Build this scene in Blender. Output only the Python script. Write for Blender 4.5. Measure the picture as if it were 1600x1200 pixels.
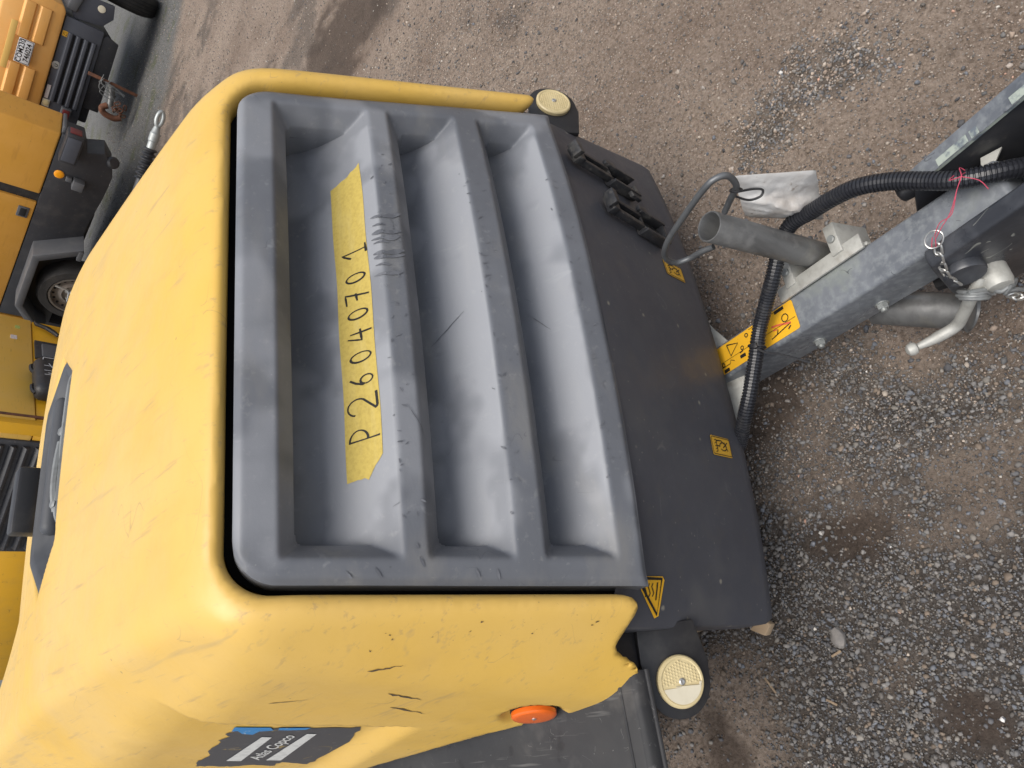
import bpy, bmesh, math, random
import numpy as np
from mathutils import Vector, Matrix

for _o in list(bpy.data.objects):
    bpy.data.objects.remove(_o, do_unlink=True)
SC = bpy.context.scene
COL = SC.collection
random.seed(7)
RNG = np.random.default_rng(11)

# ------------------------------------------------------------------ camera
CAM = Vector((-0.5923, -0.6619, 1.5678))
RIGHT = Vector((-0.1428, -0.67724, -0.72177))
DOWN = Vector((-0.91016, 0.37636, -0.17307))
FWD = Vector((0.38886, 0.63221, -0.67015))
cd = bpy.data.cameras.new("camera")
cd.sensor_fit = 'HORIZONTAL'
cd.sensor_width = 36.0
cd.lens = 1100.0 / 1600.0 * 36.0
cd.clip_start = 0.02
cd.clip_end = 2000.0
co = bpy.data.objects.new("camera", cd)
COL.objects.link(co)
_m = Matrix.Identity(4)
for _i, _v in enumerate((RIGHT, -DOWN, -FWD)):
    for _k in range(3):
        _m[_k][_i] = _v[_k]
for _k in range(3):
    _m[_k][3] = CAM[_k]
co.matrix_world = _m
SC.camera = co

# ------------------------------------------------------------------ sky, sun, exposure
SUN_EL, SUN_AZ = math.radians(77), math.radians(244)     # azimuth measured from +Y clockwise, where the light comes from
W = bpy.data.worlds.new("World")
SC.world = W
W.use_nodes = True
nt = W.node_tree
nt.nodes.clear()
sky = nt.nodes.new('ShaderNodeTexSky')
sky.sky_type = 'NISHITA'
sky.sun_disc = False
sky.sun_elevation = SUN_EL
sky.sun_rotation = SUN_AZ
sky.air_density = 1.0
sky.dust_density = 4.0
sky.ozone_density = 1.0
hs = nt.nodes.new('ShaderNodeHueSaturation')
hs.inputs['Saturation'].default_value = 0.50
bg = nt.nodes.new('ShaderNodeBackground')
bg.inputs['Strength'].default_value = 0.108
wo = nt.nodes.new('ShaderNodeOutputWorld')
nt.links.new(sky.outputs[0], hs.inputs['Color'])
nt.links.new(hs.outputs[0], bg.inputs['Color'])
nt.links.new(bg.outputs[0], wo.inputs['Surface'])
sl = bpy.data.lights.new("sun", 'SUN')
sl.energy = 1.5
sl.angle = math.radians(45)
sl.color = (1.0, 0.955, 0.89)
so = bpy.data.objects.new("sun", sl)
COL.objects.link(so)
_sd = Vector((math.sin(SUN_AZ) * math.cos(SUN_EL), math.cos(SUN_AZ) * math.cos(SUN_EL), math.sin(SUN_EL)))
so.rotation_euler = _sd.to_track_quat('Z', 'Y').to_euler()
so.location = _sd * 20
vs = SC.view_settings
vs.view_transform = 'Standard'
vs.look = 'None'
vs.exposure = 0.78
vs.gamma = 1.0
vs.use_curve_mapping = False

# ------------------------------------------------------------------ materials
def mat(name, col, rough=0.5, metal=0.0, spec=0.5, layers=(), bump=None, bumps=(), rvar=0.0, coat=0.0, attr=None, trans=0.0):
    """layers: (kind, scale, lo, hi, colour, strength, stretch) painted one over another; bump: (scale, strength, distance)"""
    m = bpy.data.materials.new(name)
    m.use_nodes = True
    t = m.node_tree
    b = t.nodes['Principled BSDF']
    b.inputs['Roughness'].default_value = rough
    b.inputs['Metallic'].default_value = metal
    b.inputs['Specular IOR Level'].default_value = spec
    if coat:
        b.inputs['Coat Weight'].default_value = coat
        b.inputs['Coat Roughness'].default_value = 0.25
    tc = t.nodes.new('ShaderNodeTexCoord')

    def tex(kind, scale, stretch=(1, 1, 1), detail=4.0):
        mp = t.nodes.new('ShaderNodeMapping')
        mp.inputs['Scale'].default_value = stretch
        t.links.new(tc.outputs['Object'], mp.inputs['Vector'])
        if kind == 'noise':
            n = t.nodes.new('ShaderNodeTexNoise')
            n.inputs['Scale'].default_value = scale
            n.inputs['Detail'].default_value = detail
            n.inputs['Roughness'].default_value = 0.6
            t.links.new(mp.outputs[0], n.inputs['Vector'])
            return n.outputs['Fac']
        if kind == 'streak':        # short parallel hair scratches, at a slant
            mp.inputs['Rotation'].default_value = (0.5, 0.4, 0.9)
            mp.inputs['Scale'].default_value = (1.0, 0.07, 1.0)
            n = t.nodes.new('ShaderNodeTexNoise')
            n.inputs['Scale'].default_value = scale
            n.inputs['Detail'].default_value = 3
            n.inputs['Roughness'].default_value = 0.75
            t.links.new(mp.outputs[0], n.inputs['Vector'])
            return n.outputs['Fac']
        if kind == 'spots':
            n = t.nodes.new('ShaderNodeTexVoronoi')
            n.inputs['Scale'].default_value = scale
            n.inputs['Randomness'].default_value = 1.0
            dn = t.nodes.new('ShaderNodeTexNoise')
            dn.inputs['Scale'].default_value = scale * 5
            t.links.new(mp.outputs[0], dn.inputs['Vector'])
            mx = t.nodes.new('ShaderNodeMixRGB')
            mx.inputs[0].default_value = 0.1 / max(scale, 1)
            t.links.new(mp.outputs[0], mx.inputs[1])
            t.links.new(dn.outputs['Color'], mx.inputs[2])
            t.links.new(mx.outputs[0], n.inputs['Vector'])
            return n.outputs['Distance']
        if kind == 'scratch':       # thin wandering lines: where a warped noise passes through 0.5
            n = t.nodes.new('ShaderNodeTexNoise')
            n.inputs['Scale'].default_value = scale
            n.inputs['Detail'].default_value = 1.5
            n.inputs['Distortion'].default_value = 0.6
            t.links.new(mp.outputs[0], n.inputs['Vector'])
            s = t.nodes.new('ShaderNodeMath'); s.operation = 'SUBTRACT'; s.inputs[1].default_value = 0.5
            a = t.nodes.new('ShaderNodeMath'); a.operation = 'ABSOLUTE'
            t.links.new(n.outputs['Fac'], s.inputs[0])
            t.links.new(s.outputs[0], a.inputs[0])
            k = t.nodes.new('ShaderNodeTexNoise')
            k.inputs['Scale'].default_value = scale * 1.7
            k.inputs['Detail'].default_value = 2
            t.links.new(tc.outputs['Object'], k.inputs['Vector'])
            k2 = t.nodes.new('ShaderNodeMapRange')
            k2.inputs[1].default_value = 0.60; k2.inputs[2].default_value = 0.50
            k2.inputs[3].default_value = 0.0; k2.inputs[4].default_value = 0.5
            t.links.new(k.outputs['Fac'], k2.inputs[0])
            ad = t.nodes.new('ShaderNodeMath'); ad.operation = 'ADD'
            t.links.new(a.outputs[0], ad.inputs[0])
            t.links.new(k2.outputs[0], ad.inputs[1])
            return ad.outputs[0]
    if attr:
        at = t.nodes.new('ShaderNodeAttribute')
        at.attribute_name = attr
        cur = at.outputs['Color']
    else:
        rgb = t.nodes.new('ShaderNodeRGB')
        rgb.outputs[0].default_value = (*col, 1)
        cur = rgb.outputs[0]
    for L in layers:
        kind, scale, lo, hi, c, st = L[:6]
        stretch = L[6] if len(L) > 6 else (1, 1, 1)
        f = tex(kind, scale, stretch)
        mr = t.nodes.new('ShaderNodeMapRange')
        mr.inputs[1].default_value = lo
        mr.inputs[2].default_value = hi
        mr.inputs[3].default_value = 0.0
        mr.inputs[4].default_value = st
        t.links.new(f, mr.inputs[0])
        mx = t.nodes.new('ShaderNodeMixRGB')
        t.links.new(mr.outputs[0], mx.inputs[0])
        t.links.new(cur, mx.inputs[1])
        mx.inputs[2].default_value = (*c, 1)
        cur = mx.outputs[0]
    t.links.new(cur, b.inputs['Base Color'])
    if rvar:
        f = tex('noise', 14.0)
        mr = t.nodes.new('ShaderNodeMapRange')
        mr.inputs[1].default_value = 0.3; mr.inputs[2].default_value = 0.7
        mr.inputs[3].default_value = rough - rvar; mr.inputs[4].default_value = rough + rvar
        t.links.new(f, mr.inputs[0])
        t.links.new(mr.outputs[0], b.inputs['Roughness'])
    prev = None
    for (sc, st, dist) in ([bump] if bump else []) + list(bumps):
        f = tex('noise', sc, detail=5.0)
        bp = t.nodes.new('ShaderNodeBump')
        bp.inputs['Strength'].default_value = st
        bp.inputs['Distance'].default_value = dist
        t.links.new(f, bp.inputs['Height'])
        if prev:
            t.links.new(prev, bp.inputs['Normal'])
        prev = bp.outputs[0]
    if prev:
        t.links.new(prev, b.inputs['Normal'])
    if trans:
        b.inputs['Transmission Weight'].default_value = trans
    return m

YEL = (0.62, 0.388, 0.068)
M_CANOPY = mat('faded_yellow_plastic', YEL, 0.47, spec=0.5, coat=0.06, layers=(
    ('noise', 1.6, 0.35, 0.75, (0.61, 0.42, 0.155), 0.8),
    ('noise', 7.0, 0.52, 0.80, (0.51, 0.305, 0.045), 0.4, (1, 0.5, 1)),
    ('noise', 26.0, 0.58, 0.78, (0.52, 0.33, 0.10), 0.30, (0.5, 2.2, 2.2)),
    ('noise', 5.0, 0.60, 0.72, (0.42, 0.27, 0.10), 0.30, (1.6, 0.35, 1.0)),
    ('streak', 60.0, 0.60, 0.72, (0.34, 0.23, 0.11), 0.5),
    ('streak', 26.0, 0.62, 0.70, (0.34, 0.24, 0.12), 0.4),
    ('scratch', 11.0, 0.0022, 0.0, (0.28, 0.19, 0.10), 0.45, (1.0, 0.35, 1.3)),
    ('scratch', 6.0, 0.0014, 0.0, (0.22, 0.15, 0.08), 0.45, (0.8, 1.0, 0.5)),
    ('spots', 15.0, 0.042, 0.03, (0.16, 0.11, 0.06), 0.55),
    ('spots', 33.0, 0.045, 0.02, (0.24, 0.16, 0.08), 0.5)),
    bump=(90.0, 0.12, 0.002), bumps=((5.0, 0.12, 0.012), (400.0, 0.05, 0.0006)), rvar=0.12)
M_PANEL = mat('grey_polyethylene', (0.112, 0.120, 0.136), 0.50, spec=0.4, layers=(
    ('noise', 4.0, 0.4, 0.72, (0.152, 0.162, 0.18), 0.7),
    ('noise', 22.0, 0.52, 0.75, (0.125, 0.135, 0.15), 0.45),
    ('noise', 9.0, 0.52, 0.70, (0.19, 0.187, 0.178), 0.5, (0.6, 1.6, 1.6)),
    ('noise', 3.2, 0.50, 0.66, (0.085, 0.090, 0.102), 0.4),
    ('noise', 60.0, 0.60, 0.74, (0.24, 0.24, 0.235), 0.4),
    ('streak', 50.0, 0.63, 0.74, (0.10, 0.105, 0.12), 0.5),
    ('streak', 24.0, 0.65, 0.74, (0.27, 0.28, 0.29), 0.4),
    ('scratch', 13.0, 0.0025, 0.0, (0.06, 0.065, 0.075), 0.6, (1.0, 0.5, 1.0)),
    ('spots', 19.0, 0.05, 0.03, (0.07, 0.075, 0.085), 0.6),
    ('spots', 40.0, 0.05, 0.02, (0.30, 0.30, 0.29), 0.5)),
    bump=(260.0, 0.16, 0.0012), bumps=((6.0, 0.08, 0.01),), rvar=0.08)
M_DECK = mat('black_painted_steel', (0.060, 0.062, 0.073), 0.50, spec=0.45, layers=(
    ('noise', 3.0, 0.42, 0.72, (0.078, 0.080, 0.090), 0.8),
    ('noise', 26.0, 0.55, 0.75, (0.085, 0.08, 0.075), 0.35),
    ('scratch', 8.0, 0.004, 0.0, (0.16, 0.155, 0.15), 0.5),
    ('noise', 7.0, 0.55, 0.78, (0.10, 0.098, 0.095), 0.6),
    ('spots', 16.0, 0.09, 0.03, (0.28, 0.26, 0.21), 0.75),
    ('spots', 47.0, 0.10, 0.03, (0.22, 0.21, 0.18), 0.6)),
    bump=(120.0, 0.12, 0.001), rvar=0.12)
M_BLACK = mat('black_plastic', (0.018, 0.018, 0.02), 0.5, layers=(('noise', 18.0, 0.5, 0.8, (0.06, 0.058, 0.054), 0.6),), bump=(140, 0.1, 0.001))
M_CLIP = mat('dusty_black_plastic', (0.022, 0.023, 0.026), 0.42, layers=(('noise', 30.0, 0.48, 0.72, (0.11, 0.105, 0.095), 0.7), ('noise', 90.0, 0.6, 0.8, (0.2, 0.19, 0.17), 0.5)), bump=(120, 0.15, 0.001))
M_RUBBER = mat('grey_rubber', (0.048, 0.051, 0.057), 0.6, layers=(('noise', 12.0, 0.5, 0.8, (0.075, 0.08, 0.085), 0.6), ('scratch', 12.0, 0.005, 0, (0.04, 0.04, 0.045), 0.5)))
M_FENDER = mat('scuffed_grey_fender', (0.030, 0.031, 0.034), 0.68, spec=0.25, layers=(
    ('noise', 5.0, 0.45, 0.7, (0.048, 0.048, 0.049), 0.7), ('noise', 14.0, 0.60, 0.66, (0.02, 0.02, 0.022), 0.6),
    ('streak', 50.0, 0.60, 0.72, (0.20, 0.20, 0.195), 0.5), ('scratch', 30.0, 0.006, 0.0, (0.22, 0.22, 0.215), 0.45), ('noise', 9.0, 0.55, 0.75, (0.11, 0.105, 0.10), 0.6)), bump=(70, 0.15, 0.002), rvar=0.1)
M_GALV = mat('galvanised_steel', (0.36, 0.38, 0.37), 0.5, metal=0.55, layers=(
    ('noise', 20.0, 0.4, 0.7, (0.24, 0.25, 0.245), 0.8), ('noise', 55.0, 0.55, 0.75, (0.46, 0.46, 0.44), 0.6),
    ('noise', 9.0, 0.60, 0.75, (0.20, 0.15, 0.10), 0.55)), bump=(60, 0.12, 0.001), rvar=0.1)
M_TUBE = mat('dull_zinc_tube', (0.165, 0.167, 0.165), 0.48, metal=0.45, layers=(
    ('noise', 40.0, 0.42, 0.7, (0.10, 0.10, 0.10), 0.8, (1, 1, 0.15)), ('noise', 25.0, 0.55, 0.72, (0.26, 0.26, 0.255), 0.6), ('noise', 11.0, 0.58, 0.72, (0.24, 0.23, 0.20), 0.6), ('noise', 7.0, 0.62, 0.74, (0.22, 0.12, 0.05), 0.6)), bump=(80, 0.15, 0.0008), rvar=0.12)
M_CAST = mat('cast_aluminium', (0.40, 0.40, 0.37), 0.55, metal=0.25, layers=(('noise', 60.0, 0.45, 0.75, (0.27, 0.265, 0.24), 0.8), ('noise', 14.0, 0.58, 0.75, (0.19, 0.16, 0.12), 0.6)), bump=(220, 0.3, 0.001))
M_BEAM = mat('dusty_blue_black_paint', (0.070, 0.078, 0.092), 0.36, spec=0.55, layers=(
    ('noise', 6.0, 0.30, 0.66, (0.19, 0.205, 0.225), 0.85), ('noise', 70.0, 0.44, 0.68, (0.26, 0.28, 0.285), 0.5),
    ('noise', 6.0, 0.60, 0.74, (0.24, 0.27, 0.19), 0.45), ('scratch', 14.0, 0.007, 0.0, (0.02, 0.022, 0.026), 0.7),
    ('spots', 27.0, 0.06, 0.03, (0.42, 0.42, 0.38), 0.7)), bump=(90, 0.12, 0.001), rvar=0.12)
M_BEAMSIDE = mat('scuffed_black_paint', (0.030, 0.033, 0.040), 0.36, layers=(
    ('noise', 13.0, 0.45, 0.7, (0.085, 0.09, 0.10), 0.8), ('noise', 8.0, 0.62, 0.72, (0.14, 0.13, 0.11), 0.5),
    ('scratch', 13.0, 0.008, 0.0, (0.40, 0.41, 0.36), 0.6), ('spots', 22.0, 0.07, 0.03, (0.30, 0.30, 0.27), 0.8)), bump=(90, 0.12, 0.001), rvar=0.12)
M_WORN = mat('worn_pale_paint_edge', (0.34, 0.38, 0.33), 0.5, layers=(('noise', 30.0, 0.5, 0.62, (0.10, 0.12, 0.15), 0.9),))
M_CONDUIT = mat('black_corrugated_plastic', (0.016, 0.017, 0.021), 0.34, layers=(('noise', 30.0, 0.55, 0.8, (0.07, 0.068, 0.065), 0.5),))
M_TAPE = mat('masking_tape', (0.48, 0.365, 0.092), 0.7, spec=0.25, layers=(
    ('noise', 160.0, 0.42, 0.7, (0.37, 0.275, 0.068), 0.7, (1, 1, 1)), ('noise', 50.0, 0.50, 0.75, (0.52, 0.42, 0.16), 0.6, (0.15, 1, 1))), bump=(300, 0.35, 0.0006))
M_INK = mat('black_marker_ink', (0.012, 0.011, 0.010), 0.45)
M_STICKER = mat('orange_yellow_sticker', (0.74, 0.40, 0.022), 0.42, layers=(('noise', 24.0, 0.55, 0.8, (0.50, 0.30, 0.04), 0.5), ('spots', 60.0, 0.1, 0.04, (0.2, 0.13, 0.05), 0.5)))
M_STICKER_DIRTY = mat('dusty_orange_sticker', (0.60, 0.34, 0.03), 0.5, layers=(('noise', 40.0, 0.5, 0.8, (0.34, 0.24, 0.09), 0.6),))
M_PRINT = mat('black_print', (0.014, 0.013, 0.012), 0.5)
M_REDPRINT = mat('red_print', (0.62, 0.12, 0.06), 0.5)
M_CREAM = mat('yellowed_reflector', (0.60, 0.50, 0.28), 0.38, layers=(('noise', 22.0, 0.4, 0.75, (0.46, 0.37, 0.19), 0.8), ('noise', 80.0, 0.55, 0.8, (0.34, 0.27, 0.15), 0.4)))
M_CREAM2 = mat('pale_reflector_lens', (0.62, 0.57, 0.44), 0.35, layers=(('noise', 25.0, 0.5, 0.8, (0.44, 0.39, 0.27), 0.6),))
M_ORANGE = mat('orange_marker_lens', (0.72, 0.13, 0.012), 0.28, coat=0.3, layers=(('noise', 20.0, 0.5, 0.8, (0.52, 0.10, 0.02), 0.5),))
M_SCREW = mat('zinc_screw', (0.5, 0.5, 0.48), 0.35, metal=0.8)
M_DECAL = mat('dark_grey_decal', (0.045, 0.05, 0.058), 0.45, layers=(('scratch', 12.0, 0.012, 0.0, (0.34, 0.24, 0.06), 0.8), ('scratch', 20.0, 0.01, 0.0, (0.2, 0.2, 0.2), 0.6), ('noise', 20.0, 0.6, 0.7, (0.10, 0.10, 0.10), 0.6)))
M_BLUE = mat('blue_decal_remnant', (0.02, 0.19, 0.44), 0.45, layers=(('noise', 30.0, 0.58, 0.62, (0.6, 0.62, 0.6), 0.8),))
M_WHITEPRINT = mat('off_white_print', (0.55, 0.56, 0.54), 0.5, layers=(('noise', 60.0, 0.5, 0.7, (0.36, 0.37, 0.37), 0.6),))
M_BAG = mat('thin_white_plastic', (0.66, 0.65, 0.63), 0.4, layers=(('noise', 14.0, 0.45, 0.7, (0.42, 0.37, 0.32), 0.7), ('noise', 40.0, 0.66, 0.74, (0.16, 0.11, 0.07), 0.7)), bump=(24, 0.5, 0.006))
M_STRING = mat('red_string', (0.42, 0.05, 0.09), 0.8)
M_WOOD = mat('weathered_timber', (0.40, 0.29, 0.18), 0.8, layers=(('noise', 30.0, 0.4, 0.7, (0.22, 0.15, 0.09), 0.8, (1, 0.08, 1)), ('noise', 6.0, 0.5, 0.8, (0.26, 0.22, 0.18), 0.6)), bump=(50, 0.4, 0.002))
M_SPLINTER = mat('dirty_splinter_wood', (0.27, 0.20, 0.13), 0.85, layers=(('noise', 90.0, 0.4, 0.7, (0.17, 0.12, 0.08), 0.8),))
M_TYRE = mat('tyre_rubber', (0.022, 0.021, 0.02), 0.75, layers=(('noise', 10.0, 0.45, 0.7, (0.055, 0.05, 0.045), 0.7),), bump=(60, 0.2, 0.003))
M_RIM = mat('dirty_steel_rim', (0.20, 0.175, 0.15), 0.55, metal=0.3, layers=(('noise', 20.0, 0.45, 0.7, (0.17, 0.16, 0.14), 0.7), ('noise', 9.0, 0.55, 0.75, (0.10, 0.05, 0.03), 0.7)))
M_RUST = mat('rusty_steel', (0.155, 0.062, 0.032), 0.8, layers=(('noise', 25.0, 0.42, 0.7, (0.075, 0.035, 0.022), 0.9), ('noise', 60.0, 0.6, 0.8, (0.28, 0.14, 0.07), 0.7)), bump=(90, 0.3, 0.002))
M_ORCAN = mat('orange_yellow_canopy', (0.60, 0.30, 0.045), 0.45, layers=(
    ('noise', 3.0, 0.4, 0.75, (0.68, 0.35, 0.075), 0.7), ('noise', 16.0, 0.56, 0.75, (0.40, 0.19, 0.04), 0.5, (0.25, 1, 1.6)), ('scratch', 8.0, 0.006, 0, (0.2, 0.11, 0.04), 0.4)), rvar=0.08)
M_ORCANP = mat('pale_orange_canopy', (0.70, 0.35, 0.085), 0.5, layers=(('noise', 4.0, 0.4, 0.75, (0.72, 0.41, 0.14), 0.7), ('noise', 20.0, 0.58, 0.8, (0.45, 0.24, 0.08), 0.5, (0.3, 1, 1))), rvar=0.08)
M_OLDYEL = mat('old_yellow_paint', (0.70, 0.43, 0.075), 0.5, layers=(
    ('noise', 4.0, 0.4, 0.7, (0.68, 0.44, 0.12), 0.7), ('noise', 30.0, 0.62, 0.72, (0.25, 0.15, 0.06), 0.55, (0.25, 1, 2.5)), ('spots', 9.0, 0.05, 0.03, (0.12, 0.06, 0.03), 0.7)))
M_DEEPYEL = mat('deep_yellow_paint', (0.62, 0.33, 0.012), 0.42, layers=(('noise', 6.0, 0.45, 0.75, (0.52, 0.29, 0.03), 0.7), ('scratch', 7.0, 0.006, 0, (0.18, 0.10, 0.03), 0.6)))
M_CHASSIS = mat('dusty_black_chassis', (0.022, 0.023, 0.027), 0.5, layers=(('noise', 8.0, 0.5, 0.75, (0.055, 0.053, 0.052), 0.7), ('noise', 40.0, 0.62, 0.74, (0.12, 0.11, 0.10), 0.5)))
M_SLATE = mat('slate_grey_grille', (0.055, 0.060, 0.075), 0.5, layers=(('noise', 8.0, 0.5, 0.8, (0.085, 0.09, 0.10), 0.7),))
M_MUDG = mat('grey_mudguard', (0.075, 0.078, 0.085), 0.55, layers=(('noise', 8.0, 0.45, 0.75, (0.11, 0.112, 0.115), 0.7),))
M_AMBER = mat('amber_reflector', (0.85, 0.33, 0.01), 0.3)
M_REDLENS = mat('dark_red_lens', (0.14, 0.022, 0.022), 0.3)
M_PLATE = mat('white_number_plate', (0.66, 0.68, 0.70), 0.4)
M_PINKLABEL = mat('faded_label', (0.58, 0.55, 0.53), 0.5, layers=(('noise', 45.0, 0.52, 0.62, (0.45, 0.18, 0.15), 0.4, (1, 0.1, 3)),))
M_CHALK = mat('chalk', (0.55, 0.56, 0.58), 0.9)
M_STONES = mat('stone', (0.3, 0.3, 0.3), 0.85, spec=0.3, attr='col', layers=(('noise', 170.0, 0.45, 0.75, (0.24, 0.21, 0.185), 0.3),))
M_DARK = mat('deep_black', (0.006, 0.006, 0.007), 0.8)  # near-black for recesses, slots, holes, grooves and the fork floor
M_GAP_SHADE = mat('black_gap_shade', (0.004, 0.004, 0.004), 0.95, spec=0.1)
M_SCUFF = mat('dark_scuff', (0.075, 0.052, 0.03), 0.7, layers=(('noise', 120.0, 0.5, 0.7, (0.16, 0.10, 0.04), 0.7),))
M_SMEAR = mat('dark_grey_smear', (0.090, 0.095, 0.108), 0.5, layers=(('noise', 45.0, 0.42, 0.64, (0.16, 0.168, 0.185), 0.85),))
M_WIRE = mat('dull_grey_wire', (0.20, 0.21, 0.21), 0.5, metal=0.3, layers=(('noise', 40, 0.5, 0.7, (0.12, 0.12, 0.12), 0.7),))

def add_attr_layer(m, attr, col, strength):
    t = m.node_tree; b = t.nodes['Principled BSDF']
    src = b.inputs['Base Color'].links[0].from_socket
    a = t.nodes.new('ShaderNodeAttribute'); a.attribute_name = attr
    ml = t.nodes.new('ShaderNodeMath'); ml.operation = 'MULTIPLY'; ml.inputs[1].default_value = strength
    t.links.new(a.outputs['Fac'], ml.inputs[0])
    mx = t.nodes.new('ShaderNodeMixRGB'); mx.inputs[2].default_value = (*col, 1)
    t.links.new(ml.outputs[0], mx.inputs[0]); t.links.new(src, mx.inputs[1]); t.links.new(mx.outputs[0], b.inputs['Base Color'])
add_attr_layer(M_PANEL, 'dust_and_light', (0.34, 0.352, 0.375), 0.6)

# ------------------------------------------------------------------ mesh helpers
INV = {}

def root(name, loc, rz=0.0, label='', cat='', group=None, local=False):
    o = bpy.data.objects.new(name, None)
    o.empty_display_size = 0.1
    COL.objects.link(o)
    o.location = loc
    o.rotation_euler = (0, 0, rz)
    o['label'] = label
    o['category'] = cat
    if group:
        o['group'] = group
    if not local:
        INV[o.name] = (Matrix.Translation(loc) @ Matrix.Rotation(rz, 4, 'Z')).inverted()
    return o

def link(name, me, m, parent=None, smooth=True, angle=38):
    o = bpy.data.objects.new(name, me)
    COL.objects.link(o)
    if m is not None:
        for mm in (m if isinstance(m, (list, tuple)) else [m]):
            me.materials.append(mm)
    if smooth:
        me.polygons.foreach_set('use_smooth', np.ones(len(me.polygons), dtype=bool))
        if angle:
            me.set_sharp_from_angle(angle=math.radians(angle))
    if parent is not None:
        o.parent = parent
        if parent.name in INV:
            o.matrix_parent_inverse = INV[parent.name]
    return o

def tag(o, label, cat, group=None, kind=None):
    if label: o['label'] = label
    if cat: o['category'] = cat
    if group: o['group'] = group
    if kind: o['kind'] = kind
    return o

class G:
    """collects shapes for ONE mesh"""
    def __init__(s):
        s.v = []; s.f = []
    def add(s, V, F):
        n = len(s.v)
        s.v.extend([tuple(p) for p in V]); s.f.extend([tuple(i + n for i in q) for q in F])
        return s
    def box(s, c, d, M=None, bev=0.0, seg=2):
        bm = bmesh.new()
        bmesh.ops.create_cube(bm, size=1.0)
        bmesh.ops.scale(bm, vec=d, verts=bm.verts)
        if bev:
            bmesh.ops.bevel(bm, geom=bm.edges[:], offset=min(bev, min(d) * 0.45), segments=seg, affect='EDGES', profile=0.5)
        T = Matrix.Translation(c) @ (M.to_4x4() if M is not None else Matrix.Identity(4))
        return s.bm(bm, T)
    def bm(s, bm, T=None):
        bm.verts.ensure_lookup_table(); bm.verts.index_update()
        V = [(T @ v.co if T is not None else v.co.copy()) for v in bm.verts]
        F = [[v.index for v in f.verts] for f in bm.faces]
        bm.free()
        return s.add(V, F)
    def prism(s, poly, w0, w1, fn, bev=0.0, seg=2):
        """poly: list of (p,q); fn(p,q,w)->xyz"""
        n = len(poly)
        bm = bmesh.new()
        a = [bm.verts.new((p, q, w0)) for p, q in poly]
        b = [bm.verts.new((p, q, w1)) for p, q in poly]
        bm.faces.new(a[::-1]); bm.faces.new(b)
        for i in range(n):
            bm.faces.new((a[i], a[(i + 1) % n], b[(i + 1) % n], b[i]))
        bmesh.ops.recalc_face_normals(bm, faces=bm.faces)
        if bev:
            bmesh.ops.bevel(bm, geom=bm.edges[:], offset=bev, segments=seg, affect='EDGES', profile=0.5, clamp_overlap=True)
        for v in bm.verts:
            v.co = Vector(fn(*v.co))
        bmesh.ops.recalc_face_normals(bm, faces=bm.faces)
        return s.bm(bm)
    def tube(s, pts, r, n=12, cap=True, closed=False):
        P = [Vector(p) for p in pts]
        k = len(P)
        rr = r if isinstance(r, (list, tuple, np.ndarray)) else [r] * k
        T = []
        for i in range(k):
            if closed: d = P[(i + 1) % k] - P[i - 1]
            else: d = P[min(i + 1, k - 1)] - P[max(i - 1, 0)]
            T.append(d.normalized())
        u = T[0].orthogonal().normalized()
        V = []; F = []
        for i in range(k):
            u = (u - T[i] * u.dot(T[i])).normalized()
            w = T[i].cross(u)
            for j in range(n):
                a = 2 * math.pi * j / n
                V.append(P[i] + (u * math.cos(a) + w * math.sin(a)) * rr[i])
        m = k if closed else k - 1
        for i in range(m):
            i2 = (i + 1) % k
            for j in range(n):
                F.append((i * n + j, i * n + (j + 1) % n, i2 * n + (j + 1) % n, i2 * n + j))
        if cap and not closed:
            F.append(tuple(range(n))[::-1]); F.append(tuple((k - 1) * n + j for j in range(n)))
        return s.add(V, F)
    def disc(s, c, nrm, prof, n=28, sq=None):
        """lathe: prof list of (radius, height) about axis nrm at c"""
        nrm = Vector(nrm).normalized()
        u = nrm.orthogonal().normalized(); w = nrm.cross(u); c = Vector(c)
        V = []; F = []
        for (r, h) in prof:
            for j in range(n):
                a = 2 * math.pi * j / n
                V.append(c + nrm * h + (u * math.cos(a) + w * math.sin(a)) * r)
        for i in range(len(prof) - 1):
            for j in range(n):
                F.append((i * n + j, i * n + (j + 1) % n, (i + 1) * n + (j + 1) % n, (i + 1) * n + j))
        F.append(tuple(range(n))[::-1]); F.append(tuple((len(prof) - 1) * n + j for j in range(n)))
        return s.add(V, F)
    def build(s, name, m, parent=None, smooth=True, angle=38, flip=False):
        me = bpy.data.meshes.new(name)
        me.from_pydata(s.v, [], s.f)
        me.validate()
        bm = bmesh.new(); bm.from_mesh(me)
        bmesh.ops.recalc_face_normals(bm, faces=bm.faces)
        bm.to_mesh(me); bm.free()
        return link(name, me, m, parent, smooth, angle)

def spline(P, n=8, closed=False):
    """Catmull-Rom through P"""
    P = [Vector(p) for p in P]; k = len(P); out = []
    for i in range(k if closed else k - 1):
        g = (lambda j: P[j % k]) if closed else (lambda j: P[min(max(j, 0), k - 1)])
        a, b, c, d = g(i - 1), g(i), g(i + 1), g(i + 2)
        for q in range(n):
            t = q / n
            out.append(0.5 * ((2 * b) + (c - a) * t + (2 * a - 5 * b + 4 * c - d) * t * t + (3 * b - a - 3 * c + d) * t ** 3))
    if not closed: out.append(P[-1])
    return out

def np_mesh(name, V, Q):
    me = bpy.data.meshes.new(name)
    V = np.asarray(V, dtype=np.float32); Q = np.asarray(Q, dtype=np.int32)
    k = Q.shape[1]
    me.vertices.add(len(V)); me.vertices.foreach_set('co', V.ravel())
    me.loops.add(Q.size); me.loops.foreach_set('vertex_index', Q.ravel())
    me.polygons.add(len(Q))
    me.polygons.foreach_set('loop_start', np.arange(0, Q.size, k, dtype=np.int32))
    me.update(calc_edges=True)
    return me

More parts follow.
